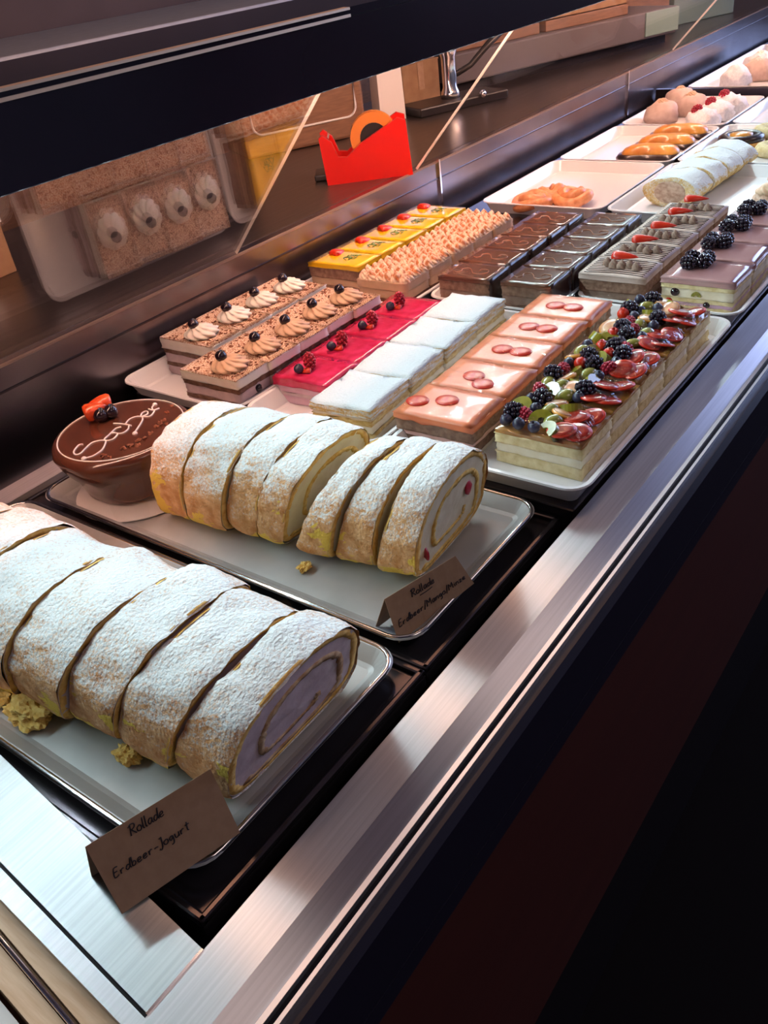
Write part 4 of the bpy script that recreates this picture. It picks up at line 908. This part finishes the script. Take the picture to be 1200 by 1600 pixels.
# ---------------------------------------------------------------- film sheets and wooden stick around the roulades
def sheet(label,c,pts):
    V=[Vector(p) for p in pts]; o=V[0]; n=8; VV=[];F=[]
    for j in range(n+1):
        for i in range(n+1):
            u,v=i/n,j/n; p=(V[0]*(1-u)+V[1]*u)*(1-v)+(V[3]*(1-u)+V[2]*u)*v-o
            VV.append(p+Vector((0,0,.0008*nz(u*3,v*3,c,1.5,c)+.0008)))
    for j in range(n):
        for i in range(n): a=j*(n+1)+i; F.append((a,a+1,a+n+2,a+n+1))
    tag(ob('clear_film_sheet',mk('clear_film_sheet',VV,F,MT['film'],True),None,o),label,'plastic film','clear film sheets under the slices')
sheet('clear film corner sticking up behind the front lilac slice',1,[(.325,.372,.004),(.350,.350,.004),(.3535,.362,.030),(.338,.374,.018)])
sheet('clear film corner behind the second lilac slice',2,[(.320,.43,.004),(.350,.405,.004),(.352,.415,.022),(.336,.43,.012)])
sheet('clear film strip lying at the right of the mango roulade face',3,[(.540,.350,.0045),(.562,.352,.0045),(.562,.372,.010),(.552,.378,.012)])
sheet('clear film flap across the rear of the lilac roulade',4,[(.312,.66,.014),(.352,.62,.014),(.36,.70,.016),(.33,.73,.016)])
sheet('clear film flap standing beside the chocolate cake',5,[(.395,.636,.004),(.372,.660,.004),(.372,.664,.040),(.40,.637,.048)])
st=box('wooden_stick',-.026,.026,-.0045,.0045,-.001,.001,MT['wood'],None,.0006); st.location=(.541,.679,.034); st.rotation_euler=(0,R(-6),R(4)); tag(st,'flat wooden stick resting on the white tray rims','stick')

# ---------------------------------------------------------------- staff side
sc=thing('staff_counter','brown steel worktop behind the sloping rear glass','counter',(1.2,1.15,-.86))
def sp(o): o.parent=sc; o.matrix_parent_inverse=Matrix.Translation((-1.2,-1.15,.86)); return o
sp(box('worktop',-.6,3.6,.906,1.42,.085,.107,MT['counter'],bev=.002)); sp(box('worktop_body',-.6,3.6,.93,1.40,-.86,.085,MT['darkwood']))
bc=thing('back_counter','dark cabinet along the back wall with a pale top edge','counter',(1.5,2.2,-.86))
def bp_(o): o.parent=bc; o.matrix_parent_inverse=Matrix.Translation((-1.5,-2.2,.86)); return o
bp_(box('cabinet_body',-1,4.9,1.95,2.55,-.86,.30,MT['darkwood'])); bp_(box('cabinet_top',-1,4.9,1.90,2.58,.30,.322,MT['pan'],bev=.004))
# tape dispenser
td=thing('tape_dispenser','red tape dispenser with orange tape roll behind the glass','tape dispenser',(1.205,.955,.107),math.atan2(-.112,.085))
prof=[(-.072,0),(.072,0),(.068,.085),(.055,.090),(-.010,.058),(-.034,.040),(-.048,.042),(-.056,.066),(-.070,.078),(-.076,.074)]
for y in (-.030,.020): prism('side_shell',prof,y,y+.010,MT['tapered'],td,axis='y')
prism('body',[(-.070,0),(.070,0),(.066,.050),(-.008,.030),(-.034,.026),(-.060,.040),(-.072,.060)],-.021,.021,MT['tapered'],td,axis='y')
prism('cutter',[(-.070,.058),(-.060,.070),(-.062,.074),(-.074,.066)],-.018,.018,MT['chrome'],td,axis='y')
ob('tape_roll',lathe_me('tape_roll',[(.022,-.012),(.039,-.012),(.040,0),(.039,.012),(.022,.012),(.022,-.012)],MT['tapeo'],32,False),td,(.014,0,.062),(R(90),0,0))
ob('tape_core',lathe_me('tape_core',[(.006,-.013),(.023,-.013),(.023,.013),(.006,.013),(.006,-.013)],MT['blackpl'],24,False),td,(.014,0,.062),(R(90),0,0))
box('base_foot',-.085,.06,-.025,.030,0,.010,MT['blackpl'],td,.002).location=(-.01,.03,.0005)
# leaning brown panel with pale rounded outline
bpn=thing('appliance_box','brown appliance with a pale rounded outline behind the tape dispenser','appliance',(1.43,1.285,.107),math.atan2(-.10,.18))
box('housing',-.15,.11,-.06,.08,0,.20,MT['darkwood'],bpn,.006)
tube('outline_bead',[(x,-.0615,z) for x,z in rrect(-.13,.09,.04,.18,.02)],.0022,MT['paper'],bpn,6,True)
# white upright paper
pb=thing('paper_bag','white paper bag standing beside the brown appliance','paper bag',(1.625,1.215,.107),-.5)
prism('bag_body',[(-.03,0),(.03,0),(.028,.13),(.0,.135),(-.028,.13)],-.02,.02,MT['paper'],pb,axis='y'); box('bag_fold',-.028,.028,-.004,.004,.13,.152,MT['paper'],pb,.001)
# lever press: chrome column, black lever, dark base
lp=thing('lever_press','chrome lever press with a black handle on a dark base','press',(1.78,1.135,.107),math.atan2(-.09,.20))
box('base_plate',-.13,.10,-.05,.05,0,.018,MT['blackpl'],lp,.003); ob('column',lathe_me('column',[(.022,.018),(.020,.03),(.016,.04),(.016,.10),(.020,.11),(.018,.125),(.004,.128)],MT['chrome'],20),lp,(-.02,0,0))
tube('handle',[(-.01,0,.06),(.03,-.01,.075),(.07,-.015,.105),(.11,-.02,.132)],[.006,.006,.007,.009],MT['blackpl'],lp,10); ob('knob',lathe_me('knob',[(.001,-.008),(.007,-.004),(.008,.002),(.005,.008),(.001,.009)],MT['chrome'],14),lp,(.03,-.052,.020))
# cardboard boxes behind the press
for j,(x,y,z,sx,sy,sz,l) in enumerate(((1.77,1.245,.107,.10,.06,.09,'low cardboard box behind the lever press'),(1.78,1.255,.197,.09,.06,.08,'cardboard box stacked on the low one behind the press'),(1.86,1.375,.107,.06,.06,.14,'tall cardboard box right of the lever press'))):
    t=thing('cardboard_box',l,'box',(x,y,z),-.35,'cardboard boxes on the worktop'); box('carton',-sx/2,sx/2,-sy/2,sy/2,0,sz,MT['cardboard'],t,.001); box('flap',-sx/2-.001,sx/2+.001,-sy/2-.001,0.0,sz,sz+.003,MT['cardboard'],t,.0005); box('tape_strip',-.008,.008,-sy/2-.0008,-sy/2+.001,sz*.4,sz+.003,MT['kraft'],t)
# steel box with boards
sb=thing('steel_cabinet','low grey steel cabinet on the worktop with wooden boards on top','cabinet',(2.28,1.12,.107),math.atan2(-.14,.36))
box('cabinet_shell',-.40,.34,-.06,.16,.022,.085,MT['greypaint'],sb,.004); box('cabinet_base',-.38,.32,-.04,.15,0,.022,MT['black'],sb); box('end_panel',.22,.342,-.063,-.058,.028,.083,MT['greenbox'],sb,.001)
for j,(a,b,l) in enumerate(((-.36,-.10,'thick wooden board stack on the left of the steel cabinet'),(-.08,.20,'wooden board stack on the right of the steel cabinet'))):
    t=thing('board_stack',l,'boards',(sb.location.x+math.cos(sb.rotation_euler.z)*(a+b)/2,sb.location.y+math.sin(sb.rotation_euler.z)*(a+b)/2+.04,.1925),sb.rotation_euler.z,'wooden boards on the cabinet')
    for q in range(3): box('plank',-(b-a)/2+.004*q,(b-a)/2-.006*q,-.07,.07,q*.026,q*.026+.024,MT['cardboard' if q%2 else 'darkwood'],t,.002)
# green box and dark post far right
gb=thing('green_box','pale green box at the far end of the worktop','box',(2.98,1.06,.107),-.4); box('box_body',-.10,.16,-.04,.08,0,.11,MT['greenbox'],gb,.003); box('box_lid',-.105,.165,-.045,.085,.11,.122,MT['greenbox'],gb,.002)
ps=thing('brown_divider','dark olive upright panel between the steel cabinet and green box','panel',(2.72,1.10,.107),-.4); box('panel_board',-.07,.10,-.01,.01,.0,.40,MT['darkwood'],ps,.002); box('panel_foot',-.08,.11,-.03,.03,-.0005,.012,MT['blackpl'],ps,.001)
# beige block at far left behind glass
bb=thing('beige_carton','beige carton on the worktop at the left edge behind the glass','box',(.60,1.23,.107),.1); box('carton',-.12,.05,-.05,.10,0,.07,MT['cardboard'],bb,.002); box('lid',-.122,.052,-.052,.102,.07,.078,MT['paper'],bb,.001)
